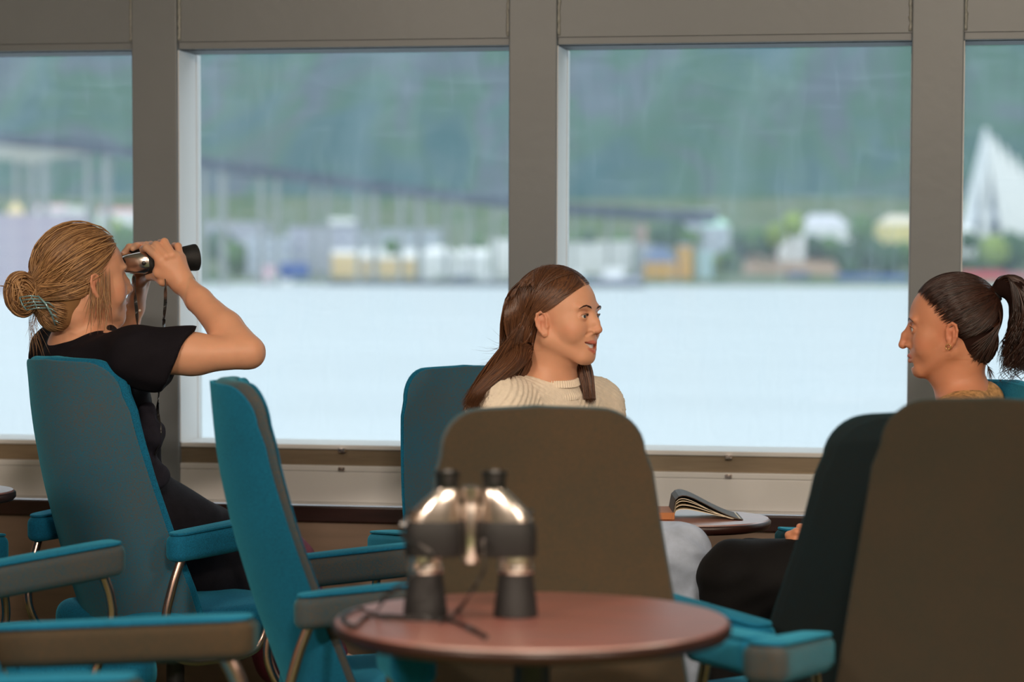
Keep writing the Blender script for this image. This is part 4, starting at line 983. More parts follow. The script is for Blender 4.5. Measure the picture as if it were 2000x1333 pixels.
def bundle(H, centers, radii, n, rng, m=24, jit=.5, curl=0.0):
    """strands running along a thick lock: centers in head frame with a radius at each"""
    C = resample(centers, m); R = np.interp(np.linspace(0, 1, m), np.linspace(0, 1, len(radii)), radii); out = []
    T = np.gradient(C, axis=0); T /= np.linalg.norm(T, axis=1, keepdims=True)+1e-9; u = np.cross(T, [1, 0, 0]); u /= np.linalg.norm(u, axis=1, keepdims=True)+1e-9; v = np.cross(T, u)
    for i in range(n):
        a = rng.uniform(0, 2*PI); r = math.sqrt(rng.uniform(.45, 1.15)); tw = rng.uniform(-jit, jit); t = np.linspace(0, 1, m); A = a+tw*t*2
        p = C+(u*np.cos(A)[:, None]+v*np.sin(A)[:, None])*(R*r)[:, None]
        if curl: p = p+np.stack([np.sin(t*18+i), np.cos(t*17+i), .3*np.sin(t*14+i)], 1)*(np.clip(t-.35, 0, 1)*curl*rng.uniform(.5, 1.5))[:, None]
        out.append(p.astype(np.float32))
    return out
def hair_object(name, H, groups, mt, parent):
    """groups: list of (polys in head frame, radii)"""
    Vs = []; Fs = []; k = 0; cols = []
    for polys, rad in groups:
        W3 = [H.W(p) for p in polys]; V, F, sid = tubes(W3, np.array(rad)*H.sc); rnd = np.random.rand(len(polys)); t = rnd[sid]
        Vs.append(V); Fs.append(F+k); k += len(V); cols.append(np.stack([t, t, t], 1))
    o = mesh_np(name, np.concatenate(Vs), np.concatenate(Fs), mt, parent); paint(o, np.concatenate(cols)); return o
def cap_mesh(H, cut, extra=-0.003, h=0.003, addf=None):
    F_ = Field(); H.E(F_, tuple(RC), tuple(RR+extra), 0)
    H.E(F_, (0, -.052, -.022), (.058, .052, .056), .010)
    if addf: addf(F_)
    p0, n = cut; F_.half(H.w(p0), Vector(H.R@_v(n)), H.cn-.2, H.cn+.2, .004)
    return F_.mesh(H.cn-.18, H.cn+.18, h)
def eye_pair(H, parent, gaze=(0, 1, 0), iris=(60, 84, 96)):
    g = H.R@_v(Vector(gaze).normalized()); gz = Vector(map(float, g))
    for q in (-1, 1):
        c = Vector(map(float, H.w((q*.0305, .0705, .0090)))); r = .0124*H.sc
        o = MB().lathe([(r*math.sin(a), r*math.cos(a)) for a in [PI*i/16 for i in range(1, 16)]], c, gz, 24).build('eye', M_eye, parent, smooth=True)
        MB().lathe([(r*math.sin(a)*1.012, r*math.cos(a)*1.012) for a in (.02, .12, .22, .34, .44)], c, gz, 24).build('iris', mat('iris_colour', srgb(*iris), .15, coat=1), o, smooth=True)
        MB().lathe([(r*math.sin(a)*1.022, r*math.cos(a)*1.022) for a in (.01, .08, .15, .19)], c, gz, 20).build('pupil', M_blackg, o, smooth=True)
M_eye = mat('eye_white', srgb(226, 218, 212), 0.12, coat=1.0)
def on_face(F_, H, x, z, off=0.0004, y0=.125):
    """march from the front onto the face at head-frame (x, z)"""
    y = y0
    for _ in range(40):
        d = float(F_.ev(H.W(np.array([[x, y, z]])))[0])
        if d > .5: d = .004
        if d < .0004: break
        y -= d/H.sc*.8
    return np.array([x, y+off, z], np.float32)
def brows_lashes(F_, H, mt, parent, lift=0.0):
    for q in (-1, 1):
        P1 = np.array([on_face(F_, H, q*x, z+lift, .0006) for x, z in ((.012, .0275), (.020, .0305), (.030, .0330), (.040, .0320), (.0485, .0265))])
        Ps = []; R_ = []
        for i in range(110):
            t = i/109*(len(P1)-1)*.97; k = min(int(t), len(P1)-2); b = P1[k]*(1-t+k)+P1[k+1]*(t-k); w = 1.15-.8*(i/109)**2
            b = b+np.array([0, 0, random.uniform(-.0018, .0018)*w]); e = b+np.array([q*.0050, -.0010, .0022-.0032*(i/109)])
            Ps.append(np.stack([b, (b+e)/2+np.array([0, .0007, .0004]), e])); R_.append(.0006)
        hair_object('eyebrow', H, [(Ps, R_)], mt, parent)
        P2 = np.array([[q*(.0305+.0122*math.cos(a)), .0822-abs(math.cos(a)+.15)**2*.006, .0090+.0046*math.sin(a)] for a in [PI*(i/10) for i in range(11)]])
        Ps = []
        for i in range(22):
            t = i/21*10*.999; k = int(t); b = P2[k]*(1-t+k)+P2[min(k+1, 10)]*(t-k); Ps.append(np.stack([b, b+np.array([q*.001*math.cos(PI*i/21), .0032, .0012]), b+np.array([q*.003*math.cos(PI*i/21), .0054, .0036])]))
        hair_object('eyelashes', H, [(Ps, [.0004]*len(Ps))], mt, parent)
def hand(F_, palm, fingers, k=.007):
    """palm: list of (a, b, ra, rb); fingers: list of (points, radii)"""
    for a, b, ra, rb in palm: F_.cone(a, b, ra, rb, .012)
    for pts, rs in fingers: F_.chain(pts, rs, k if False else .0045)
def nails(fingers, parent, mt, up):
    for pts, rs in fingers:
        a, b = Vector(pts[-2]), Vector(pts[-1]); t = (b-a).normalized(); u = (Vector(up)-t*Vector(up).dot(t)).normalized(); c = b+t*rs[-1]*.25+u*rs[-1]*.82; s = t.cross(u)
        V = []
        for i in range(5):
            for j in range(4): x = (i/4-.5)*2; V.append(c+s*x*.0050+t*(j/3-.35)*.009-u*(x*x*.0022)+u*.0004)
        F = [(i*4+j, i*4+j+1, i*4+5+j, i*4+4+j) for i in range(4) for j in range(3)]
        o = MB().add(V, F).build('fingernail', mt, parent, smooth=True); m = o.modifiers.new('thickness', 'SOLIDIFY'); m.thickness = .0006
# ================================================================== woman with binoculars
M_blond = hair_mat('dark_blond_hair', srgb(104, 68, 40), srgb(206, 160, 110), .38)
M_brunette = hair_mat('long_brown_hair', srgb(66, 40, 28), srgb(126, 84, 56), .32)
M_darkhair = hair_mat('near_black_hair', srgb(30, 18, 16), srgb(72, 44, 34), .3)
M_tee = mat('black_cotton_tshirt', srgb(22, 19, 26), 0.85, 0, 0.1, 30, 0.25, 300, 0.2)
M_hood = mat('charcoal_knit_jacket', srgb(44, 42, 52), 0.9, 0, 0.15, 60, 0.5, 500, 0.2)
M_skirt = mat('dark_charcoal_cloth', srgb(34, 33, 40), 0.9, 0, 0.15, 40, 0.4, 260, 0.2)
M_maroon = mat('maroon_leggings', srgb(112, 40, 58), 0.85, 0, 0.15, 50)
M_jeans = mat('washed_light_jeans', srgb(178, 192, 214), 0.85, 0, 0.14, 26, 0.35, 420)
M_blackp = mat('black_trousers', srgb(10, 9, 11), 0.8, 0, 0.1, 30, 0.2, 200, 0.25)
M_nail = mat('pale_nail', srgb(232, 190, 180), 0.25, coat=.6)
M_wnail = mat('white_nail_polish', srgb(236, 226, 232), 0.2, coat=.8)
def folds(amp, f, seed):
    def g(p): return (amp*(np.sin(p[:, 0]*f+3*np.sin(p[:, 2]*f*.6+seed))*np.sin(p[:, 2]*f*1.1+2*np.sin(p[:, 1]*f*.8+seed))+.5*np.sin(p[:, 1]*f*1.7+p[:, 2]*f*.5+seed))).astype(np.float32)
    return g
def bounds(*pts, pad=.12):
    a = np.array([tuple(p) for p in pts], np.float32); return a.min(0)-pad, a.max(0)+pad
def woman_binoculars():
    root = bpy.data.objects.new('person', None); COL.objects.link(root); tag(root, 'person in a black t-shirt with hair in a clip holding binoculars to the eyes', 'person')
    dh = 5.72
    H = Head(P(169, 553, dh), DIRW(.87, .48), pitch=math.radians(4), sc=1.04)
    F_ = Field(); lips = build_head(F_, H, smile=.45, eyes=False)
    shR = P(268, 694, 5.58); shL = P(112, 690, 5.90); nk = P(150, 676, 5.78); nb = Vector(map(float, H.w((0, -.03, -.06))))
    elR = P(486, 690, 5.58); wrR = P(357, 553, 5.74); hipc = P(285, 1085, 6.02); ch_ = P(186, 760, 5.76); wa = P(218, 900, 5.86)
    up = Vector((0, 0, 1))
    F_.chain([nb, P(158, 640, 5.75), nk], [.052, .049, .056], .03)
    F_.chain([nk, shR], [.045, .046], .04); F_.chain([nk, shL], [.045, .046], .04)
    F_.chain([ch_, wa, hipc], [.122, .088, .115], .06)
    F_.chain([shR, shR.lerp(elR, .5), elR], [.049, .044, .036], .03)
    F_.chain([elR+Vector((0, 0, .002)), elR.lerp(wrR, .35), elR.lerp(wrR, .75), wrR], [.037, .040, .030, .0245], .014)
    # left arm, hidden behind the head except wrist and hand
    elL = P(215, 742, 6.10); wrL = P(262, 600, 6.05)
    F_.chain([shL, elL], [.046, .034], .03); F_.chain([elL, elL.lerp(wrL, .4), wrL], [.034, .037, .024], .012)
    # legs
    kn = P(556, 1105, 6.15); kn2 = P(480, 1090, 6.3)
    F_.chain([hipc, kn], [.095, .062], .05); F_.chain([hipc, kn2], [.095, .062], .05)
    an = P(640, 1290, 6.15); an2 = P(540, 1300, 6.3)
    F_.chain([kn, an], [.056, .038], .02); F_.chain([kn2, an2], [.056, .038], .02)
    F_.chain([an, an+DIRW(.9, .1)*.14-up*.05], [.036, .026], .02); F_.chain([an2, an2+DIRW(.9, .1)*.14-up*.05], [.036, .026], .02)
    # right hand over the binoculars (camera side); points are given where the photograph shows the joints
    def z(x, y, d): return P(x/3.7037, 400+y/3.7037, d+(.19 if d < 5.66 else .13))
    palm = [(wrR, z(1215, 395, 5.535), .0235, .0145), (wrR, z(1270, 375, 5.54), .0235, .0135), (wrR, z(1165, 420, 5.53), .0225, .0150), (wrR, z(1310, 385, 5.56), .021, .012), (wrR, z(1150, 490, 5.54), .021, .0155)]
    fR = [([z(1160, 400, 5.525), z(1062, 312, 5.545), z(1035, 322, 5.59), z(1052, 352, 5.625)], [.0105, .0092, .0080, .0070]),
          ([z(1202, 375, 5.525), z(1128, 292, 5.55), z(1098, 298, 5.60), z(1108, 340, 5.635)], [.0105, .0092, .0080, .0070]),
          ([z(1245, 365, 5.53), z(1190, 270, 5.555), z(1160, 276, 5.61), z(1165, 325, 5.64)], [.0105, .0090, .0080, .0070]),
          ([z(1300, 375, 5.55), z(1288, 302, 5.575), z(1262, 298, 5.61), z(1252, 335, 5.64)], [.0098, .0084, .0074, .0066]),
          ([z(1180, 555, 5.545), z(1130, 520, 5.57), z(1075, 522, 5.60)], [.0125, .0105, .0088])]
    hand(F_, palm, fR)
    # left hand seen beyond: fingers over the top, thumb and heel below
    palmL = [(wrL, z(1010, 545, 5.80), .023, .016), (wrL, z(1055, 520, 5.84), .022, .014), (z(1010, 545, 5.80), z(1030, 420, 5.82), .016, .014)]
    fL = [([z(1040, 380, 5.80), z(1000, 300, 5.765), z(935, 308, 5.735), z(895, 350, 5.715)], [.0105, .0092, .0082, .0070]),
          ([z(1060, 370, 5.82), z(1035, 298, 5.77), z(985, 300, 5.735), z(960, 318, 5.715)], [.0105, .0092, .0082, .0070]),
          ([z(1100, 380, 5.83), z(1090, 292, 5.79), z(1060, 292, 5.75), z(1045, 302, 5.73)], [.0105, .0092, .0082, .0070]),
          ([z(1150, 400, 5.84), z(1150, 305, 5.80), z(1130, 300, 5.77)], [.0098, .0086, .0074]),
          ([z(1030, 560, 5.79), z(1055, 535, 5.755), z(1075, 528, 5.72)], [.0120, .0100, .0086])]
    hand(F_, palmL, fL)
    hl, hh = H.cn-.155, H.cn+.155
    parts = []
    V, Fc = F_.mesh(hl, hh, .0026); parts.append((V, Fc))
    lo, hi = bounds(*[p for f in fR+fL for p in f[0]], wrR, wrL, pad=.028); V, Fc = F_.mesh(lo, hi, .0021); parts.append((V, Fc))
    lo, hi = bounds(elR, wrR, shR, shL, hipc, kn, an, an2, kn2, elL, pad=.15); V, Fc = F_.mesh(lo, hi, .0075)
    V = smooth_mesh(V, Fc, 2)
    def outside(V, F, bl): 
        c = V[F].mean(1); m = np.ones(len(F), bool)
        for a, b in bl: m &= ~np.all((c > a+.006) & (c < b-.006), 1)
        return F[m]
    lo2, hi2 = bounds(*[p for f in fR+fL for p in f[0]], wrR, wrL, pad=.028)
    parts.append((V, outside(V, Fc, [(hl, hh), (lo2, hi2)])))
    lo3, hi3 = bounds(elR, wrR, shR.lerp(elR, .3), pad=.06)
    V, Fc = join(parts); V = smooth_mesh(V, Fc, 1, .5)
    o = mesh_np('body', V, Fc, M_skin, root); paint(o, tint_skin(V, H, lips))
    nails([fL[0]], root, M_nail, (0, 0, 1))
    # t-shirt
    T = Field(); g = .010
    T.chain([nk-up*.028, shR-up*.004], [.050, .056+g], .05); T.chain([nk-up*.028, shL-up*.004], [.050, .056+g], .05)
    T.chain([ch_, wa+up*.03], [.132, .098], .06); T.chain([shR, shR.lerp(elR, .50)], [.060, .064], .03); T.chain([shL, shL.lerp(elL, .5)], [.060, .062], .03)
    T.chain([wa+up*.03, wa.lerp(hipc, .6)], [.098, .108], .05)
    T.cone(shR.lerp(elR, .18)-up*.03, shR.lerp(elR, .46)-up*.026, .05, .052, .04)
    _l, _h = bounds(shR, elR, pad=.2); _l[2] = shR.z-.09; T.half(shR.lerp(elR, .40), (elR-shR).normalized()-up*.55, _l, _h, k=.001)
    T.cone(shR.lerp(elR, .2), shR.lerp(elR, .62)-up*.012, .040, .055, .004, 's')
    T.chain([P(112, 672, 5.90), P(150, 662, 5.80), P(196, 660, 5.74)], [.040, .047, .040], .03); T.chain([nk+up*.006, nk-up*.04], [.052, .060], .03); T.cone(nb+up*.01, nk+up*.022, .046, .050, .005, 's')
    lo, hi = bounds(nk, shR, shL, elR, hipc, pad=.17); V, Fc = T.mesh(lo, hi, .005, folds(.0028, 42, 1.0)); V = smooth_mesh(V, Fc, 2)
    mesh_np('tshirt', V, Fc, M_tee, root)
    # jacket tied at the waist and the skirt over the lap
    S = Field()
    S.chain([P(286, 800, 5.70), P(296, 850, 5.72), P(283, 905, 5.74), P(300, 930, 5.76)], [.020, .030, .024, .038], .02)
    V, Fc = S.mesh(*bounds(P(286, 800, 5.7), P(300, 930, 5.76), pad=.08), .004, folds(.003, 60, 2.2)); mesh_np('jacket_sleeve', smooth_mesh(V, Fc, 1), Fc, M_hood, root)
    S = Field()
    S.chain([P(236, 960, 5.90), hipc], [.108, .135], .05); S.chain([P(292, 985, 5.92), P(365, 1045, 5.96), P(410, 1150, 6.02)], [.075, .085, .085], .05)
    S.chain([hipc, P(400, 1110, 6.05), P(470, 1150, 6.10)], [.135, .11, .09], .05); S.chain([P(340, 985, 5.98), P(415, 1030, 6.02), P(455, 1120, 6.08)], [.045, .055, .07], .03)
    V, Fc = S.mesh(*bounds(P(262, 950, 5.8), hipc, P(470, 1150, 6.05), pad=.2), .006, folds(.007, 26, .4)); mesh_np('skirt', smooth_mesh(V, Fc, 2), Fc, M_skirt, root)
    S = Field(); S.chain([P(500, 1095, 6.08), kn, an], [.080, .074, .052], .03); S.chain([P(450, 1090, 6.22), kn2, an2], [.08, .074, .052], .03)
    V, Fc = S.mesh(*bounds(P(450, 1090, 6.2), kn, an, an2, pad=.12), .007, folds(.003, 40, 3)); mesh_np('leggings', smooth_mesh(V, Fc, 1), Fc, M_maroon, root)
    # hair: swept back to a bun
    rng = random.Random(3); bun = np.array([.006, -.142, -.010], np.float32)
    cutp = ((0, .028, .012), (0, .80, -.60)); V, Fc = cap_mesh(H, cutp, -.003, addf=lambda F2: H.E(F2, (0, -.070, -.056), (.048, .044, .046), .010))
    oc = mesh_np('hair', smooth_mesh(V, Fc, 1), Fc, matte(M_blond), root); paint(oc, np.tile([.4]*3, (len(V), 1)))
    st = []; rd = []
    for i in range(2600):
        t = rng.uniform(-1, 1); u = rng.random()
        # roots along the hairline from temple over the forehead, and everywhere behind it
        a = t*1.9; y0 = .074*math.cos(a*.80)+.010; x0 = .075*math.sin(a*.9); z0 = .018+.080*math.cos(a*.80)+rng.uniform(-.004, .004)
        if abs(a) > 1.5: z0 -= .03*(abs(a)-1.5)*4; y0 -= .02*(abs(a)-1.5)*2
        p0 = np.array([x0, y0-u*.09, z0+u*.02], np.float32); p0 = RC+(p0-RC)/np.linalg.norm((p0-RC)/RR)
        p2 = bun+np.array([rng.uniform(-.022, .022), rng.uniform(.0, .02), rng.uniform(-.018, .024)]); m_ = (p0+p2)/2; sag = rng.uniform(-.006, .004)
        mid = RC+(m_-RC)/np.linalg.norm((m_-RC)/RR)+np.array([0, 0, -.012 if x0*0 == 0 and abs(x0) > .04 else 0.0])
        q1 = p0*.6+mid*.4; q3 = mid*.5+p2*.5
        c = resample([p0, q1, mid, q3, p2], 16); ex = rng.uniform(0, .0045)+(.006 if rng.random() < .04 else 0); c = push(c, ex); c[-1] = p2
        st.append(c); rd.append(rng.uniform(.0006, .0015))
    nc = np.array([0, -.070, -.054], np.float32); nr = np.array([.050, .046, .048], np.float32)
    for i in range(900):        # nape hair drawn up
        a = rng.uniform(-1.7, 1.7); zz = rng.uniform(-.98, .3); k_ = math.sqrt(1-min(1, zz*zz)); p0 = nc+nr*np.array([math.sin(a)*k_, -math.cos(a)*k_, zz]); p2 = bun+np.array([rng.uniform(-.02, .02), .010, rng.uniform(-.03, -.005)])
        c = resample([p0, p0*.55+p2*.45+np.array([0, -.004, 0]), p2], 16); c = push2(push2(push(c, .002), nc, nr*(1.03+.07*rng.random())), NC[0][0], NC[0][1]*(1+.05*rng.random())); c[-1] = p2
        st.append(c); rd.append(rng.uniform(.0007, .0014))
    for i in range(700):        # over and behind the ears
        q_ = rng.choice((-1, 1)); p0 = np.array([q_*.076, rng.uniform(-.055, .0), rng.uniform(-.055, .02)]); p0 = RC+(p0-RC)/np.linalg.norm((p0-RC)/RR); p2 = bun+np.array([q_*rng.uniform(0, .02), .008, rng.uniform(-.02, .02)])
        st.append(push2(push(resample([p0, p0*.6+p2*.4+np.array([q_*.02, 0, -.006]), p2], 16), rng.uniform(.001, .005)), NC[0][0], NC[0][1]*(1+.06*rng.random()))); rd.append(rng.uniform(.0006, .0013))
    bs = []; br = []
    for i in range(900):        # twisted bun
        ph = rng.uniform(0, 2*PI); rr = rng.uniform(.003, .046); th = rng.uniform(-1, 1)*.034*math.sqrt(max(.1, 1-(rr/.05)**2)); tilt = rng.uniform(-.3, .3); pts = []
        for k in range(16):
            a = ph+k/15*rng.uniform(2.6, 2.7); pts.append(bun+np.array([th*.7+.006*math.sin(a*2+i), -.012+rr*.80*math.cos(a)*1.0, rr*math.sin(a)*1.1-.004]))
        bs.append(np.array(pts, np.float32)); br.append(rng.uniform(.0010, .0022))
    for i in range(160):
        ax1 = np.array([rng.gauss(.7, .5), rng.gauss(0, .6), rng.gauss(0, .6)]); ax1 /= np.linalg.norm(ax1); u_ = np.cross(ax1, [.2, .3, .9]); u_ /= np.linalg.norm(u_); v_ = np.cross(ax1, u_)
        ph = rng.uniform(0, 6.28); al = rng.uniform(1.6, 3.0); a_ = ph+np.linspace(0, al, 16); R_ = 1+rng.uniform(-.04, .07)
        q_ = (u_*np.cos(a_)[:, None]+v_*np.sin(a_)[:, None])*R_+ax1*rng.uniform(-.35, .35)
        bs.append((bun+np.array([0, -.010, -.003])+q_*np.array([.033, .037, .045])).astype(np.float32)); br.append(rng.uniform(.0007, .0016))
    ws = []; wr = []
    for i in range(110):         # wisps round the ear and nape
        x = .076*(1 if rng.random() < .8 else -1); p0 = np.array([x, rng.uniform(-.02, .03), rng.uniform(.0, .04)]); L_ = rng.uniform(.06, .135)
        ws.append(resample([p0, p0+np.array([.004, -.004, -L_*.45]), p0+np.array([.002+rng.uniform(-.006, .012), -.010+rng.uniform(-.012, .012), -L_])], 16)); wr.append(rng.uniform(.0003, .0008))
    for i in range(26):
        p0 = np.array([rng.uniform(-.03, .03), -.11, -.045+rng.uniform(-.01, .01)]); ws.append(resample([p0, p0+np.array([0, -.02, -.03]), p0+np.array([rng.uniform(-.03, .03), -.02+rng.uniform(-.02, .03), -.07-rng.random()*.05])], 16)); wr.append(.0004)
    for i in range(10):
        p0 = bun+np.array([0, -.03, .01]); ws.append(resample([p0, p0+np.array([rng.uniform(-.01, .01), -.03, .008]), p0+np.array([rng.uniform(-.02, .02), -.05-.02*rng.random(), rng.uniform(-.02, .012)])], 16)); wr.append(.00045)
    hair_object('hair_strands', H, [(st, rd), (bs, br), (ws, wr)], M_blond, oc)
    B = Field(); H.E(B, tuple(bun+np.array([0, -.010, -.003])), (.028, .032, .038), 0); V, Fc = B.mesh(H.w(bun)-.07, H.w(bun)+.07, .004); ob = mesh_np('bun', V, Fc, matte(M_blond), oc); paint(ob, np.tile([.15]*3, (len(V), 1)))
    # claw clip
    M_clip = mat('green_translucent_clip_plastic', srgb(120, 160, 166), 0.12, 0, 0, 1, 0, None, .8, coat=1); m = MB()
    q = lambda px_, py_, d=5.66: P(px_, py_, d)
    for s_ in (0, 1):
        dd = 5.585+s_*.05
        m.tube([q(74, 578, dd), q(88, 592, dd-.01), q(100, 612, dd), q(108, 636, dd+.01)], [.0022, .0026, .0024, .0012], 8)
        for k in range(5):
            t = k/4; m.tube([q(76+t*16, 580+t*22, dd), q(60+t*12, 578+t*24, dd-.008), q(38+t*14, 581+t*25, dd)], [.0018, .0016, .0012], 6)
        m.tube([q(38, 581, dd), q(44, 596, dd-.004), q(52, 606, dd)], .0016, 6); m.tube([q(60, 578, dd-.008), q(68, 592, dd-.01), q(72, 602, dd-.008)], .0014, 6)
        for k in range(4): m.tube([q(84+k*7, 590+k*12, dd), q(96+k*5, 592+k*12, dd-.012), q(108+k*3, 602+k*10, dd)], [.002, .0016, .0008], 6)
    m.build('claw_clip', M_clip, root, smooth=True)
    MB().lathe([(.0005, -.003), (.003, -.0015), (.0035, 0), (.003, .0015), (.0005, .003)], P(273, 607, 5.68), (1, 0, 0), 12).build('pearl_charm', mat('pearl', srgb(236, 226, 214), .2), root, smooth=True)
    # binoculars in her hands
    e0 = P(268, 522, 5.66); e1 = P(388, 504, 5.66); ax = (e0-e1).normalized(); ctr = e1-ax*.0
    across = DIRW(.30, -.95)
    O = P(377, 506, 5.66)+DIRW(.35, .93)*.018
    s0 = P(264, 545, 5.60); s1 = P(322, 560, 5.58)
    ax = (P(262, 524, 5.60)-P(380, 505, 5.68)).normalized()
    acr = DIRW(-.48, .87); ax = -(DIRW(.87, .48)+Vector((0, 0, .10))).normalized()
    O = P(384, 503, 5.83)+acr*.066
    binoculars('binoculars', frame4(O, acr, ax) @ Matrix.Diagonal((.92, .95, .88, 1)), 'silver and black binoculars raised to the eyes of the woman in black',
        [[P(262, 540, 5.66), P(264, 580, 5.66), P(267, 610, 5.64), P(269, 643, 5.60)],
         [P(322, 530, 5.74), P(323, 560, 5.70), P(323, 590, 5.62), P(320, 625, 5.62), P(319, 660, 5.74), P(312, 750, 5.76), P(308, 800, 5.72), P(313, 850, 5.70), P(302, 890, 5.70)]])
    return H
H1 = woman_binoculars()
# ================================================================== woman in the cream sweater
def woman_sweater():
    root = bpy.data.objects.new('person', None); COL.objects.link(root); tag(root, 'smiling person with long brown hair in a cream ribbed sweater and light jeans', 'person')
    H = Head(P(1095, 629, 5.58), DIRW(.86, -.50), pitch=math.radians(3), roll=math.radians(2), sc=.98)
    F_ = Field(); lips = build_head(F_, H, smile=1.0)
    up = Vector((0, 0, 1)); nb = Vector(map(float, H.w((0, -.03, -.06))))
    nk = P(1072, 752, 5.62); shR = P(975, 800, 5.50); shL = P(1158, 800, 5.76); ch_ = P(1062, 900, 5.66); hip = P(1050, 1100, 5.66)
    F_.chain([nb, P(1080, 705, 5.60), nk], [.050, .047, .056], .03); F_.chain([nk, shR], [.045, .046], .04); F_.chain([nk, shL], [.045, .046], .04); F_.chain([ch_, hip], [.12, .14], .06)
    knR = P(1322, 1088, 5.60); anR = P(1385, 1330, 5.62); knL = P(1290, 1120, 5.85); anL = P(1330, 1340, 5.85)
    for k_, a_ in ((knR, anR), (knL, anL)):
        F_.chain([hip, k_], [.085, .052], .04); F_.chain([k_, a_], [.048, .036], .02); F_.chain([a_, a_+DIRW(.8, -.5)*.13-up*.04], [.034, .025], .01)
    wr = []
    for sh, el, wrist in ((shR, P(960, 1010, 5.38), P(1110, 1080, 5.36)), (shL, P(1200, 1010, 5.72), P(1150, 1090, 5.50))):
        F_.chain([sh, el], [.045, .036], .03); F_.chain([el, wrist], [.036, .023], .015)
        d_ = (wrist-el).normalized(); sd = up.cross(d_).normalized()
        F_.chain([wrist, wrist+d_*.07], [.022, .026], .01)
        for j in range(4):
            b_ = wrist+d_*.075+sd*(j-1.5)*.017; F_.chain([b_, b_+d_*.03-up*.006, b_+d_*.05-up*.02, b_+d_*.055-up*.036], [.0092, .0086, .008, .007], .003)
        b_ = wrist+d_*.03+sd*.03; F_.chain([b_, b_+d_*.03+sd*.012, b_+d_*.055+sd*.012], [.0115, .010, .0085], .005)
    hl, hh = H.cn-.15, H.cn+.15; parts = [F_.mesh(hl, hh, .0016)]
    V, Fc = F_.mesh(*bounds(nk, shR, shL, hip, knR, anR, knL, anL, P(960, 1010, 5.38), pad=.16), .0075)
    c = V[Fc].mean(1); parts.append((smooth_mesh(V, Fc, 2), Fc[~np.all((c > hl+.006) & (c < hh-.006), 1)]))
    V, Fc = join(parts); V = smooth_mesh(V, Fc, 1, .35); o = mesh_np('body', V, Fc, M_skin, root); paint(o, tint_skin(V, H, lips))
    eye_pair(H, root, (0.10, 1, -.02), (54, 66, 72))
    Fb = F_; brows_lashes(Fb, H, M_darkhair, root)
    # teeth: a thin curved row behind the lips
    V = []; F = []; n = 24
    for i in range(n+1):
        a = (i/n-.5)*1.5; x = .0225*math.sin(a)/math.sin(.75); y = .0800-.0085*(x/.0225)**2; sc = .0004*math.cos(i/n*PI*12)
        zt_ = -.0520+.0045*(x/.0225)**2; zb_ = -.0635+.0085*(x/.0225)**2
        for yy, zz in ((y+sc, zt_), (y+sc, zb_), (y-.004, zb_), (y-.004, zt_)): V.append(tuple(map(float, H.w((x, yy, zz)))))
    for i in range(n):
        for j in range(4): F.append((i*4+j, i*4+(j+1) % 4, i*4+4+(j+1) % 4, i*4+4+j))
    MB().add(V, F).build('teeth', mat('teeth_enamel', srgb(238, 230, 222), .2, coat=.6), root, smooth=True, autos=40)
    # sweater with ribs
    def ribs(p):
        q = p-_v(nk); a = np.arctan2(q[:, 0], -q[:, 1]); r = np.sqrt(q[:, 0]**2+q[:, 1]**2)
        u = q@_v(Vector(shR-nk).normalized()); return (.0022*np.sin((q[:, 2]*.9+np.abs(np.abs(u)-.10)*.75)*2*PI/.0135)*np.clip((r-.07)/.02, 0, 1)).astype(np.float32)
    T = Field(); T.chain([nk-up*.030, shR+up*.004], [.060, .064], .05); T.chain([nk-up*.030, shL+up*.004], [.060, .064], .05); T.chain([ch_, hip+up*.08], [.148, .150], .07)
    for sh, el, wrist in ((shR, P(960, 1010, 5.38), P(1110, 1080, 5.36)), (shL, P(1200, 1010, 5.72), P(1150, 1090, 5.50))):
        T.chain([sh, el], [.068, .058], .04); T.chain([el, wrist], [.058, .042], .03); T.cone(el.lerp(wrist, .55), wrist+(wrist-el).normalized()*.04, .026, .036, .002, 's')
    T.cone(nb, nk+up*.012, .055, .060, .004, 's')
    V, Fc = T.mesh(*bounds(nk, shR, shL, hip, P(960, 1010, 5.38), P(1200, 1010, 5.72), pad=.13), .0042, ribs)
    M_knit = mat('cream_rib_knit', srgb(246, 232, 212), 0.9, 0, 0.05, 90, 0.5, 480, .2, sheen=.3, sheen_t=(1, .95, .88, 1))
    mesh_np('sweater', V, Fc, M_knit, root)
    # ribbed collar band
    V = []; F = []; n = 600; ctr = nk+up*.006; tiltv = DIRW(.5, -.85)
    for i in range(n):
        a = 2*PI*i/n; d_ = Vector((math.cos(a), math.sin(a), 0)); fr = d_.dot(tiltv); rb = .0011*math.sin(a*75)
        for r_, h_ in ((.068+rb, .006), (.0645+rb, .021), (.061, .023), (.0605, .018), (.064, .002), (.073+rb, -.014), (.074, -.022)): V.append(ctr+d_*(r_*(1+.10*max(0, fr)))+up*(h_-.016*fr))
    for i in range(n):
        for j in range(6): F.append((i*7+j, ((i+1) % n)*7+j, ((i+1) % n)*7+j+1, i*7+j+1))
    MB().add(V, F).build('collar', M_knit, root, smooth=True)
    S = Field(); S.chain([hip, knR], [.118, .078], .05); S.chain([hip, knL], [.115, .076], .05); S.chain([knR, knR.lerp(anR, .5), anR], [.074, .066, .056], .02); S.chain([knL, anL], [.072, .056], .02); S.chain([P(1050, 1050, 5.66), hip], [.14, .145], .05)
    V, Fc = S.mesh(*bounds(hip, knR, anR, knL, anL, pad=.18), .005, folds(.0035, 48, 1.7)); mesh_np('jeans', smooth_mesh(V, Fc, 1), Fc, M_jeans, root)
    # hair: side-parted, tucked behind the near ear, long and straight
    rng = random.Random(5); V, Fc = cap_mesh(H, ((0, .034, .012), (0, .79, -.61)), -.003)
    oc = mesh_np('hair', smooth_mesh(V, Fc, 1), Fc, matte(M_brunette), root); paint(oc, np.tile([.2]*3, (len(V), 1)))
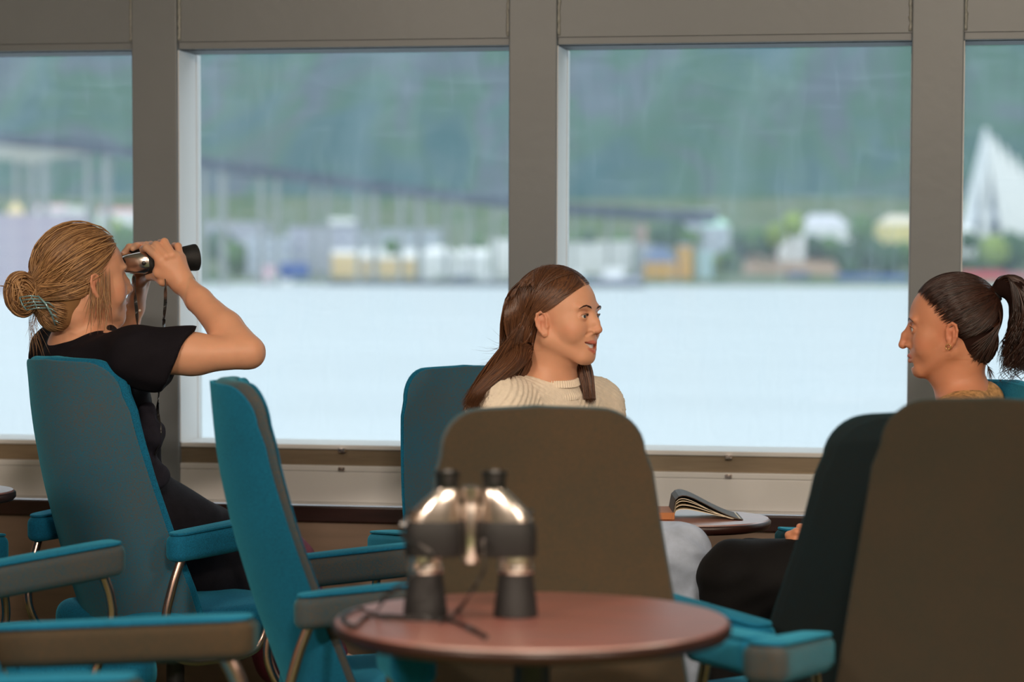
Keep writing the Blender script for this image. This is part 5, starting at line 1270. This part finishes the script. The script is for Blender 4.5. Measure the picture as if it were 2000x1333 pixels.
    toL = lambda px_, py_, d: H.l(np.array([tuple(P(px_, py_, d))]))[0]
    endsR = [toL(905, 782, 5.42), toL(960, 770, 5.44), toL(1000, 745, 5.47)]
    st = []; rd = []
    for i in range(3000):
        side = rng.choice((1, 1, 1, 0, 0, -1)); t = rng.random()
        p0 = np.array([.010+side*.001, .092-.142*t, .090+.03*min(1, 4*t)], np.float32); p0 = RC+(p0-RC)/np.linalg.norm((p0-RC)/RR)
        u = rng.random(); v = rng.random(); ww = rng.random()
        b = endsR[0]*(1-u)+endsR[1]*u if rng.random() < .75 else endsR[1]*(1-u)+endsR[2]*u
        b = b+np.array([rng.uniform(-.010, .012), rng.uniform(-.008, .008), -.03*rng.random()])
        if side > 0:      # her right: towards the camera, swept behind the ear
            e1 = np.array([.048, .064-.080*t, .067+.013*t]); e2 = np.array([.0745, .029-.065*t, .036+.008*v]); e3 = np.array([.0800-.006*t, -.024-.040*t, .004]); e4 = np.array([.075-.02*t, -.044-.035*t, -.040])
            c = resample([p0, e1, e2, e3, e4, e4*.55+b*.45+np.array([.002, -.012, .006]), b], 24)
        elif side == 0 and ww < .5:   # between the side and the back
            p0 = np.array([.011, .02-.09*t, .12], np.float32); p0 = RC+(p0-RC)/np.linalg.norm((p0-RC)/RR); k_ = v
            mixv = lambda a_, b_: np.array(a_)*(1-k_)+np.array(b_)*k_
            e1 = mixv((.056, -.016, .082), (.050, -.098, .078)); e2 = mixv((.0765, -.034, .044), (.070, -.112, .010)); e3 = mixv((.078, -.062, .0), (.062, -.110, -.05))
            c = resample([p0, e1, e2, e3, e3*.5+b*.5+np.array([.0, -.010, .0]), b], 24)
        elif side == 0:   # crown and back of the head
            p0 = np.array([.010+rng.uniform(-.01, .01), -.03-.05*t, .12], np.float32); p0 = RC+(p0-RC)/np.linalg.norm((p0-RC)/RR); x = rng.uniform(-.060, .078)
            e1 = np.array([x*.8, -.098, .075]); e2 = np.array([x, -.115, .010]); e3 = np.array([x*.9, -.126, -.058])
            c = resample([p0, e1, e2, e3, e3*.5+b*.5+np.array([0, -.010, .0]), b], 24)
        elif ww < .0: pass
        else:
            e1 = np.array([-.055, .045-.06*t, .080]); e2 = np.array([-.082, .012-.05*t, .02]); e3 = np.array([-.080, .016-.06*t, -.055])
            e4 = np.array([-.074+.01*u, .030-.05*t, -.11]); e5 = np.array([-.062+.022*u, .055-.05*t*u, -.165-.03*rng.random()]); c = resample([p0, e1, e2, e3, e4, e5], 24)
        c = push(c, rng.uniform(0, .004)); st.append(c); rd.append(rng.uniform(.0006, .0013))
    for i in range(60):
        t = rng.random(); p0 = np.array([.012, .070-.12*t, .12]); p0 = RC+(p0-RC)/np.linalg.norm((p0-RC)/RR); b = toL(rng.uniform(915, 1010), rng.uniform(640, 790), 5.48)
        st.append(push(resample([p0, np.array([.07, -.02, .06]), np.array([.078, -.05, 0]), (np.array([.07, -.07, -.06])+b)/2, b], 24), .007)); rd.append(.0004)
    L3 = lambda p: H.l(np.array([tuple(p)]))[0]
    bu = bundle(H, [(.058, -.040, .03), (.058, -.058, -.02), (.056, -.070, -.06), L3(P(1003, 705, 5.50)), L3(P(955, 748, 5.46)), L3(P(918, 782, 5.44))], [.020, .023, .024, .022, .018, .012], 900, rng)
    bu += bundle(H, [(.0, -.080, .03), (.005, -.085, -.03), (.01, -.088, -.07), L3(P(1010, 722, 5.56)), L3(P(975, 772, 5.52))], [.028, .030, .028, .024, .018], 700, rng)
    bu += bundle(H, [(-.066, -.01, .03), (-.068, .0, -.06), (-.064, .022, -.12), (-.052, .038, -.185)], [.014, .019, .021, .018], 500, rng)
    st += bu; rd += [rng.uniform(.0006, .0013) for _ in bu]
    hair_object('hair_strands', H, [(st, rd)], M_brunette, oc)
    return H
H2 = woman_sweater()
# ================================================================== woman with the ponytail
def woman_ponytail():
    root = bpy.data.objects.new('person', None); COL.objects.link(root); tag(root, 'person with a dark curly ponytail and black trousers seen in profile', 'person')
    H = Head(P(1853, 649, 5.50), DIRW(-.985, .17), pitch=math.radians(-2), sc=1.0)
    F_ = Field(); lips = build_head(F_, H, smile=0, nose=1.04, hook=1.0)
    up = Vector((0, 0, 1)); nb = Vector(map(float, H.w((0, -.03, -.06)))); nk = P(1888, 788, 5.52)
    shL = P(1858, 850, 5.30); shR = P(1890, 840, 5.70); ch_ = P(1868, 930, 5.48); hip = P(1745, 1145, 5.44)
    F_.chain([nb, P(1868, 735, 5.51), nk], [.052, .050, .060], .03); F_.chain([nk, shR], [.045, .046], .04); F_.chain([nk, shL], [.045, .046], .04); F_.chain([ch_, hip], [.12, .14], .06)
    knL = P(1440, 1132, 5.42); knR = P(1470, 1128, 5.62); anL = P(1425, 1360, 5.40); anR = P(1440, 1360, 5.62)
    for k_, a_ in ((knL, anL), (knR, anR)):
        F_.chain([hip, k_], [.085, .054], .04); F_.chain([k_, a_], [.050, .038], .02); F_.chain([a_, a_+DIRW(-1, 0)*.13-up*.04], [.034, .025], .01)
    elL = P(1740, 1010, 5.22); wrL = P(1605, 1062, 5.36); elR = P(1760, 1000, 5.66); wrR = P(1612, 1052, 5.52)
    F_.chain([shL, elL], [.045, .036], .03); F_.chain([elL, wrL], [.036, .024], .015); F_.chain([shR, elR], [.045, .036], .03); F_.chain([elR, wrR], [.036, .024], .015)
    hands_f = [([P(1590, 1050, 5.40), P(1556, 1040, 5.40), P(1541, 1046, 5.41), P(1545, 1054, 5.43)], [.0100, .0092, .0085, .0075]),
               ([P(1592, 1062, 5.40), P(1554, 1055, 5.40), P(1538, 1062, 5.41), P(1544, 1070, 5.43)], [.0100, .0092, .0085, .0075]),
               ([P(1594, 1074, 5.40), P(1558, 1070, 5.40), P(1542, 1076, 5.41), P(1550, 1082, 5.43)], [.0100, .0090, .0082, .0072]),
               ([P(1598, 1082, 5.40), P(1568, 1081, 5.40), P(1554, 1085, 5.41)], [.0092, .0082, .0072]),
               ([P(1605, 1042, 5.42), P(1580, 1032, 5.42), P(1562, 1030, 5.43)], [.0115, .0098, .0082])]
    hand(F_, [(wrL, P(1588, 1055, 5.40), .023, .014), (wrL, P(1590, 1075, 5.40), .022, .014)], hands_f)
    fr = [([P(1592, 1048, 5.47), P(1566, 1042, 5.46), P(1560, 1052, 5.45)], [.0098, .0090, .0078]), ([P(1594, 1058, 5.48), P(1566, 1056, 5.47), P(1560, 1066, 5.46)], [.0098, .0090, .0078]),
          ([P(1598, 1068, 5.48), P(1572, 1070, 5.47), P(1566, 1076, 5.46)], [.0095, .0085, .0075]), ([P(1600, 1076, 5.48), P(1580, 1080, 5.47)], [.0088, .0075]), ([P(1600, 1040, 5.46), P(1582, 1026, 5.45)], [.011, .0085])]
    hand(F_, [(wrR, P(1592, 1055, 5.48), .022, .014), (wrR, P(1596, 1072, 5.48), .021, .013)], fr)
    hl, hh = H.cn-.15, H.cn+.15; parts = [F_.mesh(hl, hh, .0016)]
    b1 = bounds(*[p for f in hands_f+fr for p in f[0]], pad=.025); parts.append(F_.mesh(*b1, .0024))
    V, Fc = F_.mesh(*bounds(nk, shR, shL, hip, knR, anR, knL, anL, elL, elR, pad=.16), .0075)
    c = V[Fc].mean(1); m = ~np.all((c > hl+.006) & (c < hh-.006), 1) & ~np.all((c > b1[0]+.006) & (c < b1[1]-.006), 1); parts.append((smooth_mesh(V, Fc, 2), Fc[m]))
    V, Fc = join(parts); V = smooth_mesh(V, Fc, 1, .35); o = mesh_np('body', V, Fc, M_skin, root); paint(o, tint_skin(V, H, lips, np.array(srgb(212, 146, 112)[:3])))
    nails(hands_f[:3], root, M_wnail, DIRW(-.8, -.5)+up*.4)
    eye_pair(H, root, (0, 1, -.02), (70, 48, 34)); brows_lashes(F_, H, M_darkhair, root)
    T = Field(); T.chain([nk-up*.02, shR], [.062, .062], .05); T.chain([nk-up*.02, shL], [.062, .062], .05); T.chain([ch_, hip+up*.05], [.140, .145], .07)
    for sh, el, w in ((shL, elL, wrL), (shR, elR, wrR)): T.chain([sh, el], [.062, .052], .04); T.chain([el, w], [.052, .036], .03); T.cone(el.lerp(w, .6), w+(w-el).normalized()*.05, .026, .032, .002, 's')
    fwd = DIRW(-.985, .17); T.cone(nb+fwd*.05, nk+fwd*.065-up*.015, .062, .078, .008, 's')
    T.cone(nb, nk+up*.03, .056, .060, .006, 's')
    T.chain([nk-fwd*.045+up*.012, nk-fwd*.045-up*.05], [.030, .05], .04)
    V, Fc = T.mesh(*bounds(nk, shR, shL, hip, elL, wrL, wrR, pad=.14), .005, folds(.002, 50, .9))
    M_lace = mat('beige_lace_pattern', srgb(186, 142, 92), .8, 0, .45, 90, .5, 200); mesh_np('blouse', smooth_mesh(V, Fc, 1), Fc, M_lace, root)
    S = Field(); S.chain([hip, knL], [.125, .085], .05); S.chain([hip, knR], [.125, .085], .05); S.chain([knL, anL], [.082, .062], .02); S.chain([knR, anR], [.082, .062], .02)
    V, Fc = S.mesh(*bounds(hip, knR, anR, knL, anL, pad=.16), .006, folds(.003, 40, 2.7)); mesh_np('trousers', smooth_mesh(V, Fc, 1), Fc, M_blackp, root)
    pe = Vector(map(float, H.w((-.0795, .004, -.031)))); pe2 = Vector(map(float, H.w((-.084, .002, -.030))))
    gold = mat('gold_earring', (.9, .62, .28, 1), .2, 1.0)
    m = MB(); ring = []; axx = H.R@_v((0, 1, 0)); ayy = H.R@_v((0, 0, 1))
    ring = [Vector(map(float, _v(pe2)+axx*.0055*math.cos(a)+ayy*.0055*math.sin(a))) for a in [2*PI*i/20 for i in range(21)]]; m.tube(ring, .0011, 6, cap=False); m.build('earring', gold, root, smooth=True)
    # hair pulled to a high ponytail
    rng = random.Random(9); base = np.array([0, -.098, .080], np.float32)
    V, Fc = cap_mesh(H, ((0, .022, .005), (0, .86, -.51)), -.003)
    oc = mesh_np('hair', smooth_mesh(V, Fc, 1), Fc, matte(M_darkhair), root); paint(oc, np.tile([.15]*3, (len(V), 1)))
    st = []; rd = []
    for i in range(3000):
        a = rng.uniform(-1, 1)*2.1; u = rng.random()**1.4
        y0 = .074*math.cos(a*.75)+.004; x0 = .078*math.sin(a*.85); z0 = .012+.085*math.cos(a*.78)+rng.uniform(-.004, .004)
        if abs(a) > 1.5: z0 -= .05*(abs(a)-1.5); y0 -= .05*(abs(a)-1.5)
        p0 = np.array([x0, y0-u*.10, z0+u*.01]); p0 = RC+(p0-RC)/np.linalg.norm((p0-RC)/RR)
        p2 = base+np.array([rng.uniform(-.012, .012), rng.uniform(-.006, .01), rng.uniform(-.012, .012)]); md = (p0+p2)/2; md = RC+(md-RC)/np.linalg.norm((md-RC)/RR)
        c = push(resample([p0, p0*.55+md*.45, md, md*.5+p2*.5, p2], 16), rng.uniform(0, .004)); st.append(c); rd.append(rng.uniform(.0005, .0012))
    for i in range(500):
        p0 = np.array([rng.uniform(-1, 1)*.066, -.038-.05*rng.random(), -.078+.05*rng.random()]); p2 = base; md = np.array([p0[0]*.9, -.112, .02]); st.append(push2(push(resample([p0, md, p2], 16), .003), NC[0][0], NC[0][1]*(1+.05*rng.random()))); rd.append(rng.uniform(.0007, .0014))
    ts = []; tr_ = []
    for i in range(620):
        u = rng.uniform(-1, 1); v = rng.uniform(-1, 1); L_ = rng.uniform(.75, 1.08); w = rng.uniform(.002, .006); ph = rng.uniform(0, 6.28)
        q = [base, base+np.array([u*.014, -.022+v*.010, .024+v*.010]), base+np.array([u*.034, -.052+v*.018, .020+v*.018]), base+np.array([u*.042, -.070+v*.028, -.035*L_]), base+np.array([u*.042, -.066+v*.034, -.100*L_]), base+np.array([u*.034, -.050+v*.036, -.165*L_])]
        c = resample(q, 30); t = np.linspace(0, 1, 30)[:, None]; amp = np.clip(t-.45, 0, 1)*w*4
        c = c+np.concatenate([np.sin(t*16+ph)*amp, np.cos(t*16+ph)*amp*1.3, np.sin(t*13+ph)*amp*.4], 1); ts.append(c); tr_.append(rng.uniform(.0007, .0018))
    for i in range(40):
        p0 = base+np.array([rng.uniform(-.02, .02), -.045+rng.uniform(-.03, .02), -.15]); a = rng.uniform(.008, .016); t = np.linspace(0, 1, 30)
        ts.append(np.stack([p0[0]+a*np.sin(t*5+i), p0[1]+.012*t+a*np.cos(t*5+i), p0[2]-.045*t*rng.uniform(.6, 1.2)], 1)); tr_.append(.0006)
    ws = []; wr = []
    for i in range(50):
        p0 = np.array([rng.uniform(-.05, .05), -.072, -.058]); ws.append(resample([p0, p0+np.array([0, -.012, -.02]), p0+np.array([rng.uniform(-.01, .01), -.02+rng.uniform(-.01, .012), -.03-.03*rng.random()])], 16)); wr.append(.0004)
    hair_object('hair_strands', H, [(st, rd), (ws, wr)], M_darkhair, oc)
    bz_ = [tuple(base), tuple(base+np.array([0, -.026, .024])), tuple(base+np.array([0, -.056, .012])), tuple(base+np.array([0, -.070, -.05])), tuple(base+np.array([0, -.062, -.12])), tuple(base+np.array([0, -.050, -.165]))]
    bb = bundle(H, bz_, [.010, .020, .028, .034, .030, .022], 1000, rng, 30, .3, .010); ts += bb; tr_ += [rng.uniform(.0006, .0013) for _ in bb]
    pt = hair_object('ponytail', H, [(ts, tr_)], M_darkhair, oc)
    B = Field(); C3 = lambda q: Vector(map(float, H.w(base+_v(q)))); B.chain([C3((0, 0, 0)), C3((0, -.026, .022)), C3((0, -.052, .010)), C3((0, -.066, -.05)), C3((0, -.060, -.115))], [.012, .017, .023, .026, .014], .02)
    V, Fc = B.mesh(H.w(base)-.22, H.w(base)+.16, .005); ob = mesh_np('ponytail_core', V, Fc, matte(M_darkhair), oc); paint(ob, np.tile([.05]*3, (len(V), 1)))
    m = MB(); bz = Vector(map(float, H.w(base+_v((0, -.004, .004))))); ax_ = Vector(map(float, H.R@_v((0, -.7, .7)))); e = ax_.orthogonal().normalized(); g = ax_.cross(e)
    m.tube([bz+(e*math.cos(a)+g*math.sin(a))*.019 for a in [2*PI*i/24 for i in range(25)]], .004, 8, cap=False); m.build('hair_tie', M_blackg, root, smooth=True)
    return H
H3 = woman_ponytail()
